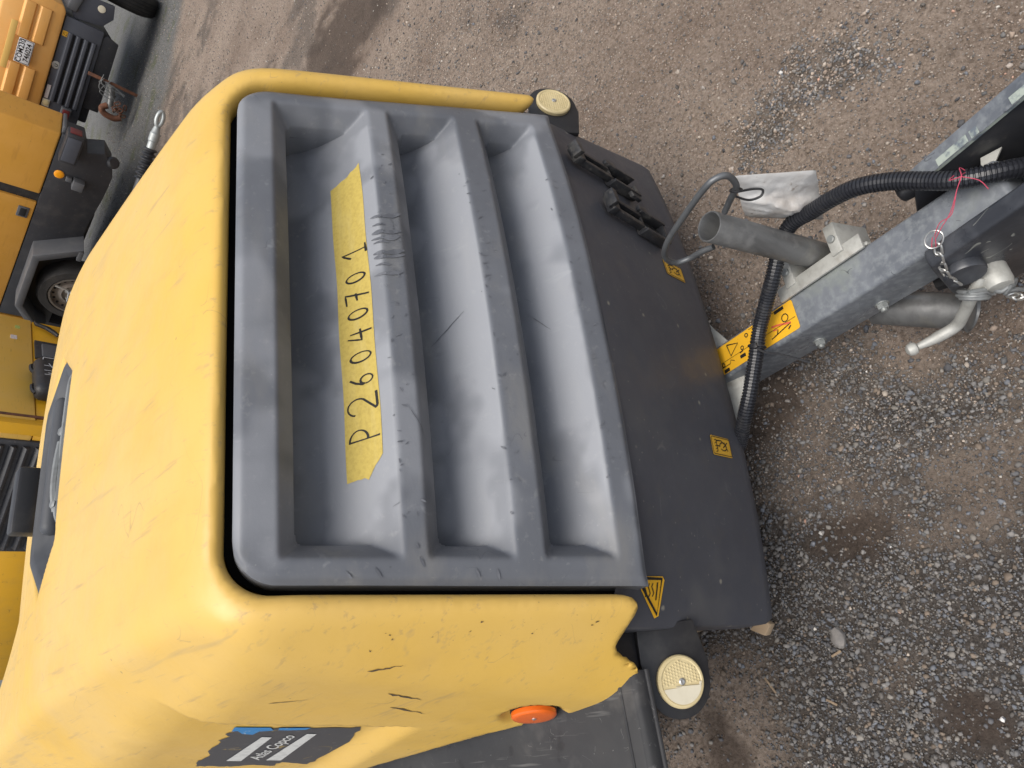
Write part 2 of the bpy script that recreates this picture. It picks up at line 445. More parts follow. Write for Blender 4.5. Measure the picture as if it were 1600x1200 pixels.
def text_mesh(body, size, shear=0.0, space=1.0, res=3, bold=0.0):
    cu = bpy.data.curves.new('txt', 'FONT')
    cu.body = body; cu.size = size; cu.align_x = 'CENTER'; cu.align_y = 'CENTER'
    cu.shear = shear; cu.space_character = space; cu.resolution_u = res; cu.offset = bold
    ob = bpy.data.objects.new('txt', cu)
    COL.objects.link(ob)
    dg = bpy.context.evaluated_depsgraph_get()
    me = bpy.data.meshes.new_from_object(ob.evaluated_get(dg))
    V = [tuple(v.co) for v in me.vertices]; F = [tuple(p.vertices) for p in me.polygons]
    bpy.data.objects.remove(ob, do_unlink=True); bpy.data.curves.remove(cu); bpy.data.meshes.remove(me)
    return V, F

def ribbon(pts, w):
    """2-D polyline -> list of 2-D quads strip (verts, faces)"""
    k = len(pts); V = []; F = []
    ww = w if isinstance(w, (list, tuple)) else [w] * k
    for i in range(k):
        a = pts[max(i - 1, 0)]; b = pts[min(i + 1, k - 1)]
        dx, dy = b[0] - a[0], b[1] - a[1]
        L = math.hypot(dx, dy) or 1
        nx, ny = -dy / L * ww[i] / 2, dx / L * ww[i] / 2
        V += [(pts[i][0] + nx, pts[i][1] + ny), (pts[i][0] - nx, pts[i][1] - ny)]
    for i in range(k - 1):
        F.append((2 * i, 2 * i + 1, 2 * i + 3, 2 * i + 2))
    return V, F

# ------------------------------------------------------------------ ground
def vnoise(x, y, seed=0):
    xi = np.floor(x).astype(np.int64); yi = np.floor(y).astype(np.int64)
    fx = x - xi; fy = y - yi
    fx = fx * fx * (3 - 2 * fx); fy = fy * fy * (3 - 2 * fy)
    def h(a, b):
        n = (a * 374761393 + b * 668265263 + seed * 1442695041) & 0xffffffff
        n = ((n ^ (n >> 13)) * 1274126177) & 0xffffffff
        return ((n ^ (n >> 16)) & 0xffff) / 65535.0
    return (h(xi, yi) * (1 - fx) + h(xi + 1, yi) * fx) * (1 - fy) + (h(xi, yi + 1) * (1 - fx) + h(xi + 1, yi + 1) * fx) * fy

def fbm(x, y, s, seed=0, o=4):
    t = 0; a = 0.5; tot = 0
    for i in range(o):
        t = t + a * vnoise(x * s, y * s, seed + i * 17); tot += a
        a *= 0.5; s *= 2.03
    return t / tot

def sst(a, b, x):
    t = np.clip((x - a) / (b - a), 0, 1)
    return t * t * (3 - 2 * t)

def gz(x, y):
    d = np.hypot(x + 0.5, y + 0.5)
    fine = np.clip(1 - d / 9.0, 0.0, 1)
    return ((fbm(x, y, 1.1, 3) - 0.5) * 0.035 + (fbm(x, y, 6.0, 9) - 0.5) * 0.020 * fine + (fbm(x, y, 26.0, 31, 3) - 0.5) * 0.010 * fine)

def zone_gravel(x, y):
    n = fbm(x, y, 3.0, 51) - 0.5
    n2 = fbm(x, y, 9.0, 77) - 0.5
    xb = 0.02 + 0.676 * np.minimum(y + 0.11, 0.0)
    g = sst(-0.10, 0.12, xb - x + n * 0.35 + n2 * 0.25)
    g = g * (1 - 0.6 * sst(0.12, 0.32, n + 0.5 * n2)) * (1 - 0.85 * sst(0.10, 0.26, y) * sst(-0.52, -0.64, x))
    p = 0.75 * sst(1.35, 0.65, np.hypot((x - 0.63) / 0.085, (y + 0.345) / 0.14) + n2 * 2.4)                   # grey patch on the brown side
    q = sst(0.12, 0.24, (fbm(x, y, 1.9, 91) - 0.5) + 0.4 * n2) * 0.6
    return np.clip(np.maximum(np.maximum(g, p), q), 0, 1)

def zone_damp(x, y):
    n = fbm(x, y, 11.0, 13) - 0.5
    d = np.zeros_like(x)
    for cx, cy, rx, ry in ((-0.408, -0.095, 0.052, 0.105), (-0.765, -0.20, 0.05, 0.06), (-0.11, 0.05, 0.07, 0.09), (2.75, 1.65, 0.30, 0.5), (-0.82, 0.33, 0.10, 0.06), (-0.05, -0.02, 0.10, 0.06)):
        d = np.maximum(d, sst(1.2, 0.8, np.hypot((x - cx) / rx, (y - cy) / ry) + n * 1.3))
    for cx, cy, r in ((0.80, -0.43, 0.012), (0.77, -0.47, 0.009), (0.73, -0.46, 0.012), (0.86, -0.40, 0.008), (0.70, -0.50, 0.010), (0.64, -0.56, 0.006), (0.83, -0.46, 0.006)):
        d = np.maximum(d, sst(1.5, 0.8, np.hypot(x - cx, y - cy) / r + n * 2))
    return d

def zone_asphalt(x, y):
    return sst(0.0, 0.35, 0.27 * x + 0.96 * y - 5.45 + (fbm(x, y, 2.5, 5) - 0.5) * 0.4)

def axis(dense0, dense1, step, far):
    a = list(np.arange(dense0, dense1, step))
    s = step; v = dense1
    while v < far:
        a.append(v); s *= 1.22; v += s
    a.append(far)
    s = step; v = dense0; b = []
    while v > -far:
        s *= 1.22; v -= s; b.append(max(v, -far))
    return np.array(sorted(set(np.round(b + a, 4))))
gx = axis(-1.5, 6.5, 0.035, 400.0); gy = axis(-1.6, 6.5, 0.035, 400.0)
GX, GY = np.meshgrid(gx, gy, indexing='ij')
GZ = gz(GX, GY)
nx_, ny_ = GX.shape
idx = np.arange(nx_ * ny_).reshape(nx_, ny_)
Q = np.stack([idx[:-1, :-1], idx[1:, :-1], idx[1:, 1:], idx[:-1, 1:]], -1).reshape(-1, 4)
me = np_mesh('ground', np.stack([GX, GY, GZ], -1).reshape(-1, 3), Q)
za = me.attributes.new('gravel', 'FLOAT', 'POINT'); za.data.foreach_set('value', zone_gravel(GX, GY).astype(np.float32).ravel())
zb = me.attributes.new('asphalt', 'FLOAT', 'POINT'); zb.data.foreach_set('value', zone_asphalt(GX, GY).astype(np.float32).ravel())

zc = me.attributes.new('damp', 'FLOAT', 'POINT'); zc.data.foreach_set('value', zone_damp(GX, GY).astype(np.float32).ravel())

def ground_material():
    m = bpy.data.materials.new('packed_earth')
    m.use_nodes = True
    t = m.node_tree; b = t.nodes['Principled BSDF']
    b.inputs['Roughness'].default_value = 0.92
    b.inputs['Specular IOR Level'].default_value = 0.25
    tc = t.nodes.new('ShaderNodeTexCoord')
    def noise(s, d=5, r=0.6):
        n = t.nodes.new('ShaderNodeTexNoise'); n.inputs['Scale'].default_value = s; n.inputs['Detail'].default_value = d; n.inputs['Roughness'].default_value = r
        t.links.new(tc.outputs['Object'], n.inputs['Vector']); return n.outputs['Fac']
    def ramp(f, stops):
        r = t.nodes.new('ShaderNodeValToRGB'); e = r.color_ramp.elements
        while len(e) < len(stops): e.new(0.5)
        for i, (p, c) in enumerate(stops):
            e[i].position = p; e[i].color = (*c, 1)
        t.links.new(f, r.inputs[0]); return r.outputs[0]
    def mix(f, a, c, mode='MIX'):
        x = t.nodes.new('ShaderNodeMixRGB'); x.blend_type = mode
        if isinstance(f, float): x.inputs[0].default_value = f
        else: t.links.new(f, x.inputs[0])
        t.links.new(a, x.inputs[1]); t.links.new(c, x.inputs[2]); return x.outputs[0]
    def attr(n):
        a = t.nodes.new('ShaderNodeAttribute'); a.attribute_name = n; return a.outputs['Fac']
    def mr(f, a, b_, c=0.0, d=1.0):
        x = t.nodes.new('ShaderNodeMapRange')
        for i, v in enumerate((a, b_, c, d)): x.inputs[i + 1].default_value = v
        t.links.new(f, x.inputs[0]); return x.outputs[0]
    brown = ramp(noise(90, 6, 0.7), [(0.27, (0.105, 0.077, 0.058)), (0.48, (0.250, 0.197, 0.155)), (0.70, (0.345, 0.283, 0.232)), (0.88, (0.43, 0.375, 0.325))])
    big = ramp(noise(2.2, 3), [(0.3, (0.72, 0.68, 0.66)), (0.55, (1, 1, 1)), (0.8, (1.14, 1.13, 1.1))])
    brown = mix(1.0, brown, big, 'MULTIPLY')
    grey = ramp(noise(110, 6, 0.75), [(0.28, (0.026, 0.022, 0.020)), (0.5, (0.070, 0.060, 0.052)), (0.75, (0.15, 0.13, 0.115))])  # dark soil tone also supplies the shade in gaps between stones
    asph = ramp(noise(75, 5, 0.8), [(0.32, (0.050, 0.050, 0.048)), (0.52, (0.135, 0.134, 0.128)), (0.72, (0.27, 0.268, 0.255))])
    moss = ramp(noise(35, 5), [(0.35, (0.045, 0.055, 0.02)), (0.7, (0.12, 0.125, 0.05))])
    asph = mix(mr(noise(3.1, 5, 0.65), 0.53, 0.66, 0, 0.65), asph, moss)
    damp = ramp(noise(60, 4), [(0.2, (0.040, 0.028, 0.021)), (0.8, (0.085, 0.063, 0.049))])
    c = mix(attr('gravel'), brown, grey)
    c = mix(mr(noise(4.3, 4, 0.6), 0.60, 0.72, 0, 0.5), c, damp)
    c = mix(mr(attr('damp'), 0.0, 1.0, 0.0, 0.8), c, damp)
    c = mix(attr('asphalt'), c, asph)
    t.links.new(c, b.inputs['Base Color'])
    b1 = t.nodes.new('ShaderNodeBump'); b1.inputs['Strength'].default_value = 0.9; b1.inputs['Distance'].default_value = 0.012
    t.links.new(noise(120, 6, 0.75), b1.inputs['Height'])
    b2 = t.nodes.new('ShaderNodeBump'); b2.inputs['Strength'].default_value = 0.8; b2.inputs['Distance'].default_value = 0.02
    v = t.nodes.new('ShaderNodeTexVoronoi'); v.inputs['Scale'].default_value = 85
    t.links.new(tc.outputs['Object'], v.inputs['Vector'])
    t.links.new(v.outputs['Distance'], b2.inputs['Height'])
    b2.invert = True
    b2.inputs['Strength'].default_value = 0.35
    t.links.new(b1.outputs[0], b2.inputs['Normal'])
    t.links.new(b2.outputs[0], b.inputs['Normal'])
    return m
gro = link('ground', me, ground_material(), None, True, None)
gro['kind'] = 'structure'

# ---- loose stones, far too many to count: one object
def ico():
    bm = bmesh.new(); bmesh.ops.create_icosphere(bm, subdivisions=1, radius=1.0)
    V = np.array([v.co[:] for v in bm.verts]); F = np.array([[v.index for v in f.verts] for f in bm.faces]); bm.free()
    return V, F
ICOV, ICOF = ico()

def in_view(x, y, z=0.0, pad=0.12):
    d = np.stack([x - CAM.x, y - CAM.y, np.full_like(x, z - CAM.z)], -1)
    c = d @ np.array([RIGHT[:], DOWN[:], FWD[:]]).T
    u = c[:, 0] / np.maximum(c[:, 2], 1e-3) * 1100 / 800; v = c[:, 1] / np.maximum(c[:, 2], 1e-3) * 1100 / 600
    return (c[:, 2] > 0.1) & (np.abs(u) < 1 + pad) & (np.abs(v) < 1 + pad)

def scatter(n, x0, x1, y0, y1, rmin, rmax, power, keep, palette):
    x = RNG.uniform(x0, x1, n); y = RNG.uniform(y0, y1, n)
    k = in_view(x, y) & (RNG.random(n) < keep(x, y))
    x, y = x[k], y[k]; n = len(x)
    r = rmin + (rmax - rmin) * RNG.random(n) ** power
    pal = np.array(palette); c = pal[RNG.integers(0, len(pal), n)] * (0.7 + 0.6 * RNG.random((n, 1)))
    return x, y, r, c
GREYS = [(0.12, 0.12, 0.12), (0.155, 0.15, 0.145), (0.10, 0.10, 0.105), (0.17, 0.16, 0.15), (0.135, 0.125, 0.115), (0.085, 0.085, 0.09), (0.19, 0.175, 0.155), (0.125, 0.133, 0.148), (0.165, 0.13, 0.10), (0.115, 0.105, 0.095)]
BROWNS = [(0.30, 0.235, 0.185), (0.36, 0.295, 0.24), (0.27, 0.21, 0.165), (0.33, 0.285, 0.245), (0.28, 0.255, 0.23), (0.22, 0.19, 0.165), (0.39, 0.335, 0.28)]
PALE = [(0.46, 0.43, 0.38), (0.52, 0.50, 0.47), (0.40, 0.34, 0.28), (0.44, 0.27, 0.20)]
def stone_keep(lo):
    return lambda x, y: (lo + (1 - lo) * zone_gravel(x, y)) * (1 - 0.75 * zone_damp(x, y))
flat1 = lambda v: (lambda x, y: np.full_like(x, v) * (1 - 0.7 * zone_damp(x, y)))
FINE = [
    scatter(120000, -1.25, 0.45, -0.85, 0.65, 0.0018, 0.0048, 1.6, stone_keep(0.10), GREYS),
    scatter(150000, -0.3, 2.2, -1.3, 1.3, 0.0016, 0.0046, 2.0, flat1(0.8), BROWNS + BROWNS + GREYS[:4]),
    scatter(50000, 0.9, 6.5, 0.4, 6.5, 0.0028, 0.0080, 2.0, flat1(0.8), GREYS + BROWNS + PALE[:1]),
]
COARSE = [
    scatter(17000, -1.25, 0.45, -0.85, 0.65, 0.0040, 0.0072, 2.0, stone_keep(0.05), GREYS),
    scatter(900, -1.25, 0.45, -0.85, 0.65, 0.0065, 0.0105, 2.6, stone_keep(0.08), GREYS),
    scatter(320, -1.25, 0.9, -0.95, 0.8, 0.0025, 0.0060, 2.0, flat1(0.8), PALE),
    scatter(5200, 0.45, 0.86, -0.66, -0.06, 0.0026, 0.0060, 1.9, lambda x, y: sst(1.75, 0.40, np.hypot((x - 0.63) / 0.095, (y + 0.345) / 0.16) + (fbm(x, y, 9.0, 77) - 0.5) * 2.4), [tuple(1.12 * q_ for q_ in c_) for c_ in GREYS] + BROWNS[:5]),
    scatter(9000, -0.2, 2.4, -1.3, 1.6, 0.0040, 0.0085, 2.6, stone_keep(0.30), GREYS + BROWNS),
]
OCTV = np.array([(1, 0, 0), (-1, 0, 0), (0, 1, 0), (0, -1, 0), (0, 0, 1), (0, 0, -1)], float)
OCTF = np.array([(0, 2, 4), (2, 1, 4), (1, 3, 4), (3, 0, 4), (2, 0, 5), (1, 2, 5), (3, 1, 5), (0, 3, 5)])
def stones(S, BV, BF, seed, lift):
    SX, SY, SR, SCOL = [np.concatenate([s_[i] for s_ in S]) for i in range(4)]
    n = len(SX); proto = []
    for k in range(18):
        rr = np.random.default_rng(k + seed)
        p = BV * (0.62 + 0.6 * rr.random((len(BV), 1))) + rr.normal(size=BV.shape) * 0.16
        p = np.clip(p, -0.85, 0.85) * np.array([1.1, 0.7 + 0.4 * rr.random(), 0.6 + 0.35 * rr.random()])
        proto.append(p)
    proto = np.array(proto)
    PV = proto[RNG.integers(0, len(proto), n)]
    q = RNG.normal(size=(n, 4)); q[:, 1:3] *= 0.4; q /= np.linalg.norm(q, axis=1, keepdims=True)
    w_, x_, y_, z_ = q.T
    RM = np.stack([np.stack([1 - 2 * (y_ * y_ + z_ * z_), 2 * (x_ * y_ - z_ * w_), 2 * (x_ * z_ + y_ * w_)], -1),
                   np.stack([2 * (x_ * y_ + z_ * w_), 1 - 2 * (x_ * x_ + z_ * z_), 2 * (y_ * z_ - x_ * w_)], -1),
                   np.stack([2 * (x_ * z_ - y_ * w_), 2 * (y_ * z_ + x_ * w_), 1 - 2 * (x_ * x_ + y_ * y_)], -1)], 1)
    PV = np.einsum('nij,nkj->nki', RM, PV) * SR[:, None, None]
    PV += np.stack([SX, SY, gz(SX, SY) + SR * lift], -1)[:, None, :]
    FF = (BF[None] + (np.arange(n) * len(BV))[:, None, None]).reshape(-1, 3)
    return PV.reshape(-1, 3), FF, np.repeat(SCOL, len(BV), 0)
va, fa, ka = stones(FINE, OCTV, OCTF, 100, 0.30)
vb, fb, kb = stones(COARSE, ICOV, ICOF, 300, 0.34)
print('stones', len(va) // 6, len(vb) // 12, 'tris', len(fa) + len(fb))
PVall = np.concatenate([va, vb]); FF = np.concatenate([fa, fb + len(va)]); KC = np.concatenate([ka, kb])
me = np_mesh('gravel', PVall, FF)
ca = me.attributes.new('col', 'FLOAT_COLOR', 'POINT')
cc = np.concatenate([KC, np.ones((len(KC), 1))], 1).astype(np.float32)
ca.data.foreach_set('color', cc.ravel())
gv = link('gravel', me, M_STONES, None, False)
tag(gv, 'loose grey and brown gravel strewn over the packed earth', 'gravel', kind='stuff')

# ------------------------------------------------------------------ the compressor in front
TAU = math.radians(24)
NF = np.array([0, -math.cos(TAU), math.sin(TAU)])       # out of the louvre panel
DN = np.array([0, -math.sin(TAU), -math.cos(TAU)])      # down along the louvre panel
P0 = np.array([0, 0.246, 1.179])                        # middle of the panel's top edge
comp = root('portable_compressor', (0.0, 0.9, 0.0), 0,
            'large faded yellow compressor with grey louvre panel and taped number P26040701', 'compressor')

def bulge(a):
    return 0.04 * np.clip(1 - (np.asarray(a) / 0.455) ** 2, 0, 1)

def smax(a, b, k):
    h = np.maximum(k - np.abs(a - b), 0.0)
    return np.maximum(a, b) + h * h / (4 * k)

_A1, _A2, _B1 = np.array([.472, .189, 1.1]), np.array([.507, -.011, .65]), np.array([.551, .307, 1.128])
NC = np.cross(_A2 - _A1, _B1 - _A1); NC /= np.linalg.norm(NC)
if NC[0] < 0: NC = -NC
CC = NC @ _A1

_T1, _T2, _T3 = np.array([.459, .40, 1.217]), np.array([.559, 1.404, 1.200]), np.array([.574, .55, 1.105])
NT = np.cross(_T2 - _T1, _T3 - _T1); NT /= np.linalg.norm(NT)
if NT[2] < 0: NT = -NT
CT = NT @ _T1

def canopy_sdf(X, Y, Z):
    X = np.asarray(X, dtype=np.float32); ax = np.abs(X)
    hh = NF[1] * (Y - P0[1]) + NF[2] * (Z - P0[2])
    b = DN[1] * (Y - P0[1]) + DN[2] * (Z - P0[2])
    bl = bulge(X)
    d = hh - (0.020 + bl)
    ex = np.clip(-X - 0.28, 0, 0.3)
    zt = 1.240 - 0.06 * X * X - 0.14 * (1 - 2.4 * ex) * np.clip(Y - 0.95, 0, 9) ** 1.5 - 0.8 * np.clip(Y - 1.45 - 1.2 * ex, 0, 9) ** 1.5 - 0.05 * np.clip(0.75 - Y, 0, 1) ** 2
    d = smax(d, Z - zt, 0.12)
    d = smax(d, NT[0] * ax + NT[1] * Y + NT[2] * Z - CT, 0.022)
    d = smax(d, NC[0] * ax + NC[1] * Y + NC[2] * Z - CC, 0.024)
    # the side leans out towards the bottom and carries a recessed field for the decal
    fr = (Y - 0.417) - (Z - 0.775) * (0.577 - 0.417) / (1.146 - 0.775)
    bo = (Z - 0.775) + (Y - 0.417) * 0.16
    ins = 0.020 * np.minimum(sst(0.0, 0.012, fr), np.minimum(sst(0.0, 0.055, bo), sst(1.6, 1.5, Y)))
    ds = (ax - (0.764 + 0.16 * Y - 0.25 * Z)) / 1.043 + ins
    # shallow round dish round the marker lamp
    ds = ds + 0.016 * sst(0.062, 0.042, np.hypot(Y - 0.275, Z - 0.648))
    d = smax(d, ds, 0.022)
    zb = 0.652 + (0.583 - 0.45 * np.clip(ax - 0.595, 0, 0.05) * sst(0.45, 0.2, Y) + 0.165 * np.clip(Y - 0.07, 0, 0.68) - 0.652) * np.maximum(sst(0.556, 0.604, ax), sst(0.20, 0.26, Y))
    d = smax(d, zb - Z, 0.016)
    d = smax(d, Y - 2.42, 0.12)
    # opening for the louvre panel, running out at the bottom
    hw = 0.437 + 0.095 * b
    r = 0.060
    qx = ax - hw + r; qy = -(b + 0.011) + r
    d2 = np.minimum(np.maximum(qx, qy), 0) + np.hypot(np.maximum(qx, 0), np.maximum(qy, 0)) - r
    pr = np.maximum(d2, -(hh + 0.20))
    d = smax(d, -pr, 0.028)
    # hollow on top for the lifting eye
    e = np.maximum(np.maximum(np.abs(Y - 1.0725) - 0.1275, 0.72 * np.abs(X + 0.02) + 0.5 * np.abs(Y - 1.0725) - 0.195), 1.13 - Z)
    d = smax(d, -e, 0.012)
    return d

def surface_nets(f, lo, hi, h):
    axs = [np.arange(lo[i], hi[i] + h, h, dtype=np.float32) for i in range(3)]
    nX, nY, nZ = [len(a) for a in axs]
    D = np.empty((nX, nY, nZ), dtype=np.float32)
    YY, ZZ = np.meshgrid(axs[1], axs[2], indexing='ij')
    for i in range(nX):
        D[i] = f(np.full_like(YY, axs[0][i]), YY, ZZ)
    Sg = D < 0
    c = sum(Sg[i:nX - 1 + i, j:nY - 1 + j, k:nZ - 1 + k].astype(np.int8) for i in (0, 1) for j in (0, 1) for k in (0, 1))
    cells = np.argwhere((c > 0) & (c < 8))
    vid = np.full((nX - 1, nY - 1, nZ - 1), -1, dtype=np.int32)
    vid[tuple(cells.T)] = np.arange(len(cells))
    acc = np.zeros((len(cells), 3)); cnt = np.zeros(len(cells))
    cr = [(i, j, k) for i in (0, 1) for j in (0, 1) for k in (0, 1)]
    vals = {o: D[cells[:, 0] + o[0], cells[:, 1] + o[1], cells[:, 2] + o[2]] for o in cr}
    for o in cr:
        for a in range(3):
            if o[a] == 0:
                p = list(o); p[a] = 1; p = tuple(p)
                v0, v1 = vals[o], vals[p]
                m = (v0 < 0) != (v1 < 0)
                t = np.where(m, v0 / np.where(m, v0 - v1, 1), 0)
                pt = np.tile(np.array(o, float), (len(cells), 1)); pt[:, a] += t
                acc[m] += pt[m]; cnt[m] += 1
    V = (cells + acc / cnt[:, None]) * h + np.array(lo)
    quads = []
    for a in range(3):
        b_, c_ = (a + 1) % 3, (a + 2) % 3
        s0 = np.take(Sg, range(0, Sg.shape[a] - 1), a); s1 = np.take(Sg, range(1, Sg.shape[a]), a)
        for flip, m in ((False, s0 & ~s1), (True, ~s0 & s1)):
            e = np.argwhere(m)
            e = e[(e[:, b_] > 0) & (e[:, c_] > 0) & (e[:, b_] < Sg.shape[b_] - 1) & (e[:, c_] < Sg.shape[c_] - 1)]
            def g(db, dc):
                k = e.copy(); k[:, b_] -= db; k[:, c_] -= dc
                return vid[k[:, 0], k[:, 1], k[:, 2]]
            qd = np.stack([g(1, 1), g(0, 1), g(0, 0), g(1, 0)], -1)
            quads.append(qd[:, ::-1] if flip else qd)
    Qd = np.concatenate(quads)
    Qd = Qd[(Qd >= 0).all(1)]
    for _ in range(3):
        e = 0.0015
        fv = f(V[:, 0], V[:, 1], V[:, 2])
        g = np.stack([(f(V[:, 0] + e, V[:, 1], V[:, 2]) - f(V[:, 0] - e, V[:, 1], V[:, 2])),
                      (f(V[:, 0], V[:, 1] + e, V[:, 2]) - f(V[:, 0], V[:, 1] - e, V[:, 2])),
                      (f(V[:, 0], V[:, 1], V[:, 2] + e) - f(V[:, 0], V[:, 1], V[:, 2] - e))], -1) / (2 * e)
        st = np.clip(fv / np.maximum((g * g).sum(1), 0.25), -h * 0.5, h * 0.5)
        V = V - g * st[:, None]
    return V, Qd

V, Qd = surface_nets(canopy_sdf, (-0.99, -0.12, 0.55), (0.99, 2.48, 1.27), 0.008)
link('canopy', np_mesh('canopy', V, Qd), M_CANOPY, comp, True, None)

# ---- grey louvre panel: frame, three scoops with a bevelled mouth
LOUV = [(0.057, 0.081, 0.222), (0.258, 0.283, 0.389), (0.436, 0.461, 0.557)]   # mouth top, lip, ridge (distance down the panel)

def panel_h(a, b):
    h = np.zeros_like(a)
    for i, (t0, t1, t2) in enumerate(LOUV):
        ao = 0.394 + 0.075 * b                                  # outer half width of the mouth
        din = np.minimum(ao - np.abs(a), b - t0)                # distance inside the mouth edge
        bevd = 0.026
        bev = -1.55 * din * sst(-0.001, 0.004, din)
        r = 0.014                                               # rounded inner corners of the slot
        qx = np.abs(a) - (ao - bevd) + r; qy = t1 - b + r
        inner = np.minimum(np.maximum(qx, qy), 0) + np.hypot(np.maximum(qx, 0), np.maximum(qy, 0)) - r
        bev = np.where(inner < 0, -0.35, bev)
        t = np.clip((b - t1 + 0.006) / (t2 - t1 + 0.006), 0, 1)
        D = (0.120, 0.106, 0.096)[i]
        fl = -D * (1 - t ** 1.6)
        fl = fl + 0.012 * (1 - t) * sst(0.07, 0.0, (ao - bevd) - np.abs(a))       # floor turns up a little towards its ends
        hole = np.maximum(bev, np.minimum(fl, 0.0))
        ins = (din > 0) & (b < t2)
        h = np.where(ins, hole, h)
    return h + (fbm(a + 3, b + 3, 5.0, 5) - 0.5) * 0.006

def panel_pt(a, b, h):
    a = np.asarray(a, float); b = np.asarray(b, float)
    return np.stack([a, P0[1] + DN[1] * b + NF[1] * h, P0[2] + DN[2] * b + NF[2] * h], -1)

def panel_surf(a, b, off=0.0):
    a = np.asarray(a, float); b = np.asarray(b, float)
    return panel_pt(a, b, panel_h(a, b) + bulge(a) + off)

nb, na = 300, 330
bb = np.linspace(0, 0.606, nb); uu = np.linspace(-1, 1, na)
B_, U_ = np.meshgrid(bb, uu, indexing='ij')
rc = 0.055                                                       # rounded top corners
hw = 0.425 + 0.095 * B_
A_ = U_ * hw
cut = np.maximum(rc - B_, 0)
lim = hw - rc + np.sqrt(np.maximum(rc * rc - cut * cut, 0))
A_ = U_ * np.where(B_ < rc, lim, hw)
edge = np.minimum(np.minimum(hw - np.abs(A_), B_), 0.606 - B_)
edge = np.where(B_ < rc, np.minimum(edge, np.where(B_ < rc, lim - np.abs(A_), 1)), edge)
H_ = panel_h(A_, B_) + bulge(A_) - 0.010 * (1 - np.clip(edge / 0.012, 0, 1)) ** 2
def blur(h, k):
    for _ in range(k):
        p = np.pad(h, 1, mode='edge')
        h = (p[:-2, 1:-1] + p[2:, 1:-1] + p[1:-1, :-2] + p[1:-1, 2:] + 2 * p[1:-1, 1:-1]) / 6
    return h
def spread(h, k, fn):
    for _ in range(k):
        p = np.pad(h, 1, mode='edge')
        h = fn.reduce([p[:-2, 1:-1], p[2:, 1:-1], p[1:-1, :-2], p[1:-1, 2:], p[1:-1, 1:-1]])
    return h
steep = sst(0.012, 0.028, spread(H_, 4, np.maximum) - spread(H_, 4, np.minimum))
H_ = blur(H_, 7) * (1 - steep) + H_ * steep        # moulded edges are soft, the slot lips stay sharp
Vp = panel_pt(A_, B_, H_).reshape(-1, 3)
ip = np.arange(nb * na).reshape(nb, na)
Qp = np.stack([ip[:-1, :-1], ip[1:, :-1], ip[1:, 1:], ip[:-1, 1:]], -1).reshape(-1, 4)
# returned rim
rim = np.concatenate([ip[0, :], ip[1:, -1], ip[-1, -2::-1], ip[-2:0:-1, 0]])
Vr = panel_pt(A_, B_, H_ - 0.055).reshape(-1, 3)[rim]
base = len(Vp); k = len(rim)
Qr = np.array([(rim[i], rim[(i + 1) % k], base + (i + 1) % k, base + i) for i in range(k)])
mp_ = np_mesh('louvre_panel', np.concatenate([Vp, Vr]), np.concatenate([Qp, Qr]))
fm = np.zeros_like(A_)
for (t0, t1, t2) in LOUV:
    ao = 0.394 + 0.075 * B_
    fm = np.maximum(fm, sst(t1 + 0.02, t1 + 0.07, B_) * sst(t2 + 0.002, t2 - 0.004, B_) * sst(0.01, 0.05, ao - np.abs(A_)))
fm = fm * (0.45 + 0.9 * sst(0.36, 0.62, fbm(A_ + 7, (B_ + 7) * 1.6, 7.0, 23)))  # dust mottling that also paints skylight brightness onto the scoop floors
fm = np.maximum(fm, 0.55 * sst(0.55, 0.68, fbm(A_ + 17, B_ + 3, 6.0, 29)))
da = mp_.attributes.new('dust_and_light', 'FLOAT', 'POINT'); da.data.foreach_set('value', np.concatenate([np.clip(fm, 0, 1).ravel(), np.zeros(len(Vr))]).astype(np.float32))
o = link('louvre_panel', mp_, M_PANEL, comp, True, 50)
bm = bmesh.new(); bm.from_mesh(o.data); bmesh.ops.recalc_face_normals(bm, faces=bm.faces); bm.to_mesh(o.data); bm.free()
panel_o = o
# black strip put in as the shade of the gap round the panel
g = G()
poly = []
for s_ in (-1, 1):
    pass
ring = [(-0.49, 0.60)] + [(-(0.432 + 0.095 * b), b) for b in (0.5, 0.3, 0.1, 0.04)] + [(-0.41, 0.0), (-0.37, -0.014), (0, -0.014), (0.37, -0.014), (0.41, 0.0)] + [((0.432 + 0.095 * b), b) for b in (0.04, 0.1, 0.3, 0.5)] + [(0.49, 0.60)]
pa = np.array(ring)
Vs = [tuple(p) for p in panel_pt(pa[:, 0], pa[:, 1], bulge(pa[:, 0]) - 0.052)] + [tuple(p) for p in panel_pt(pa[:, 0] * 0.85, np.clip(pa[:, 1], 0.05, 0.56), bulge(pa[:, 0]) - 0.052)]
kk = len(ring)
g.add(Vs, [(i, i + 1, kk + i + 1, kk + i) for i in range(kk - 1)])
g.build('panel_gap_shade', M_GAP_SHADE, comp)

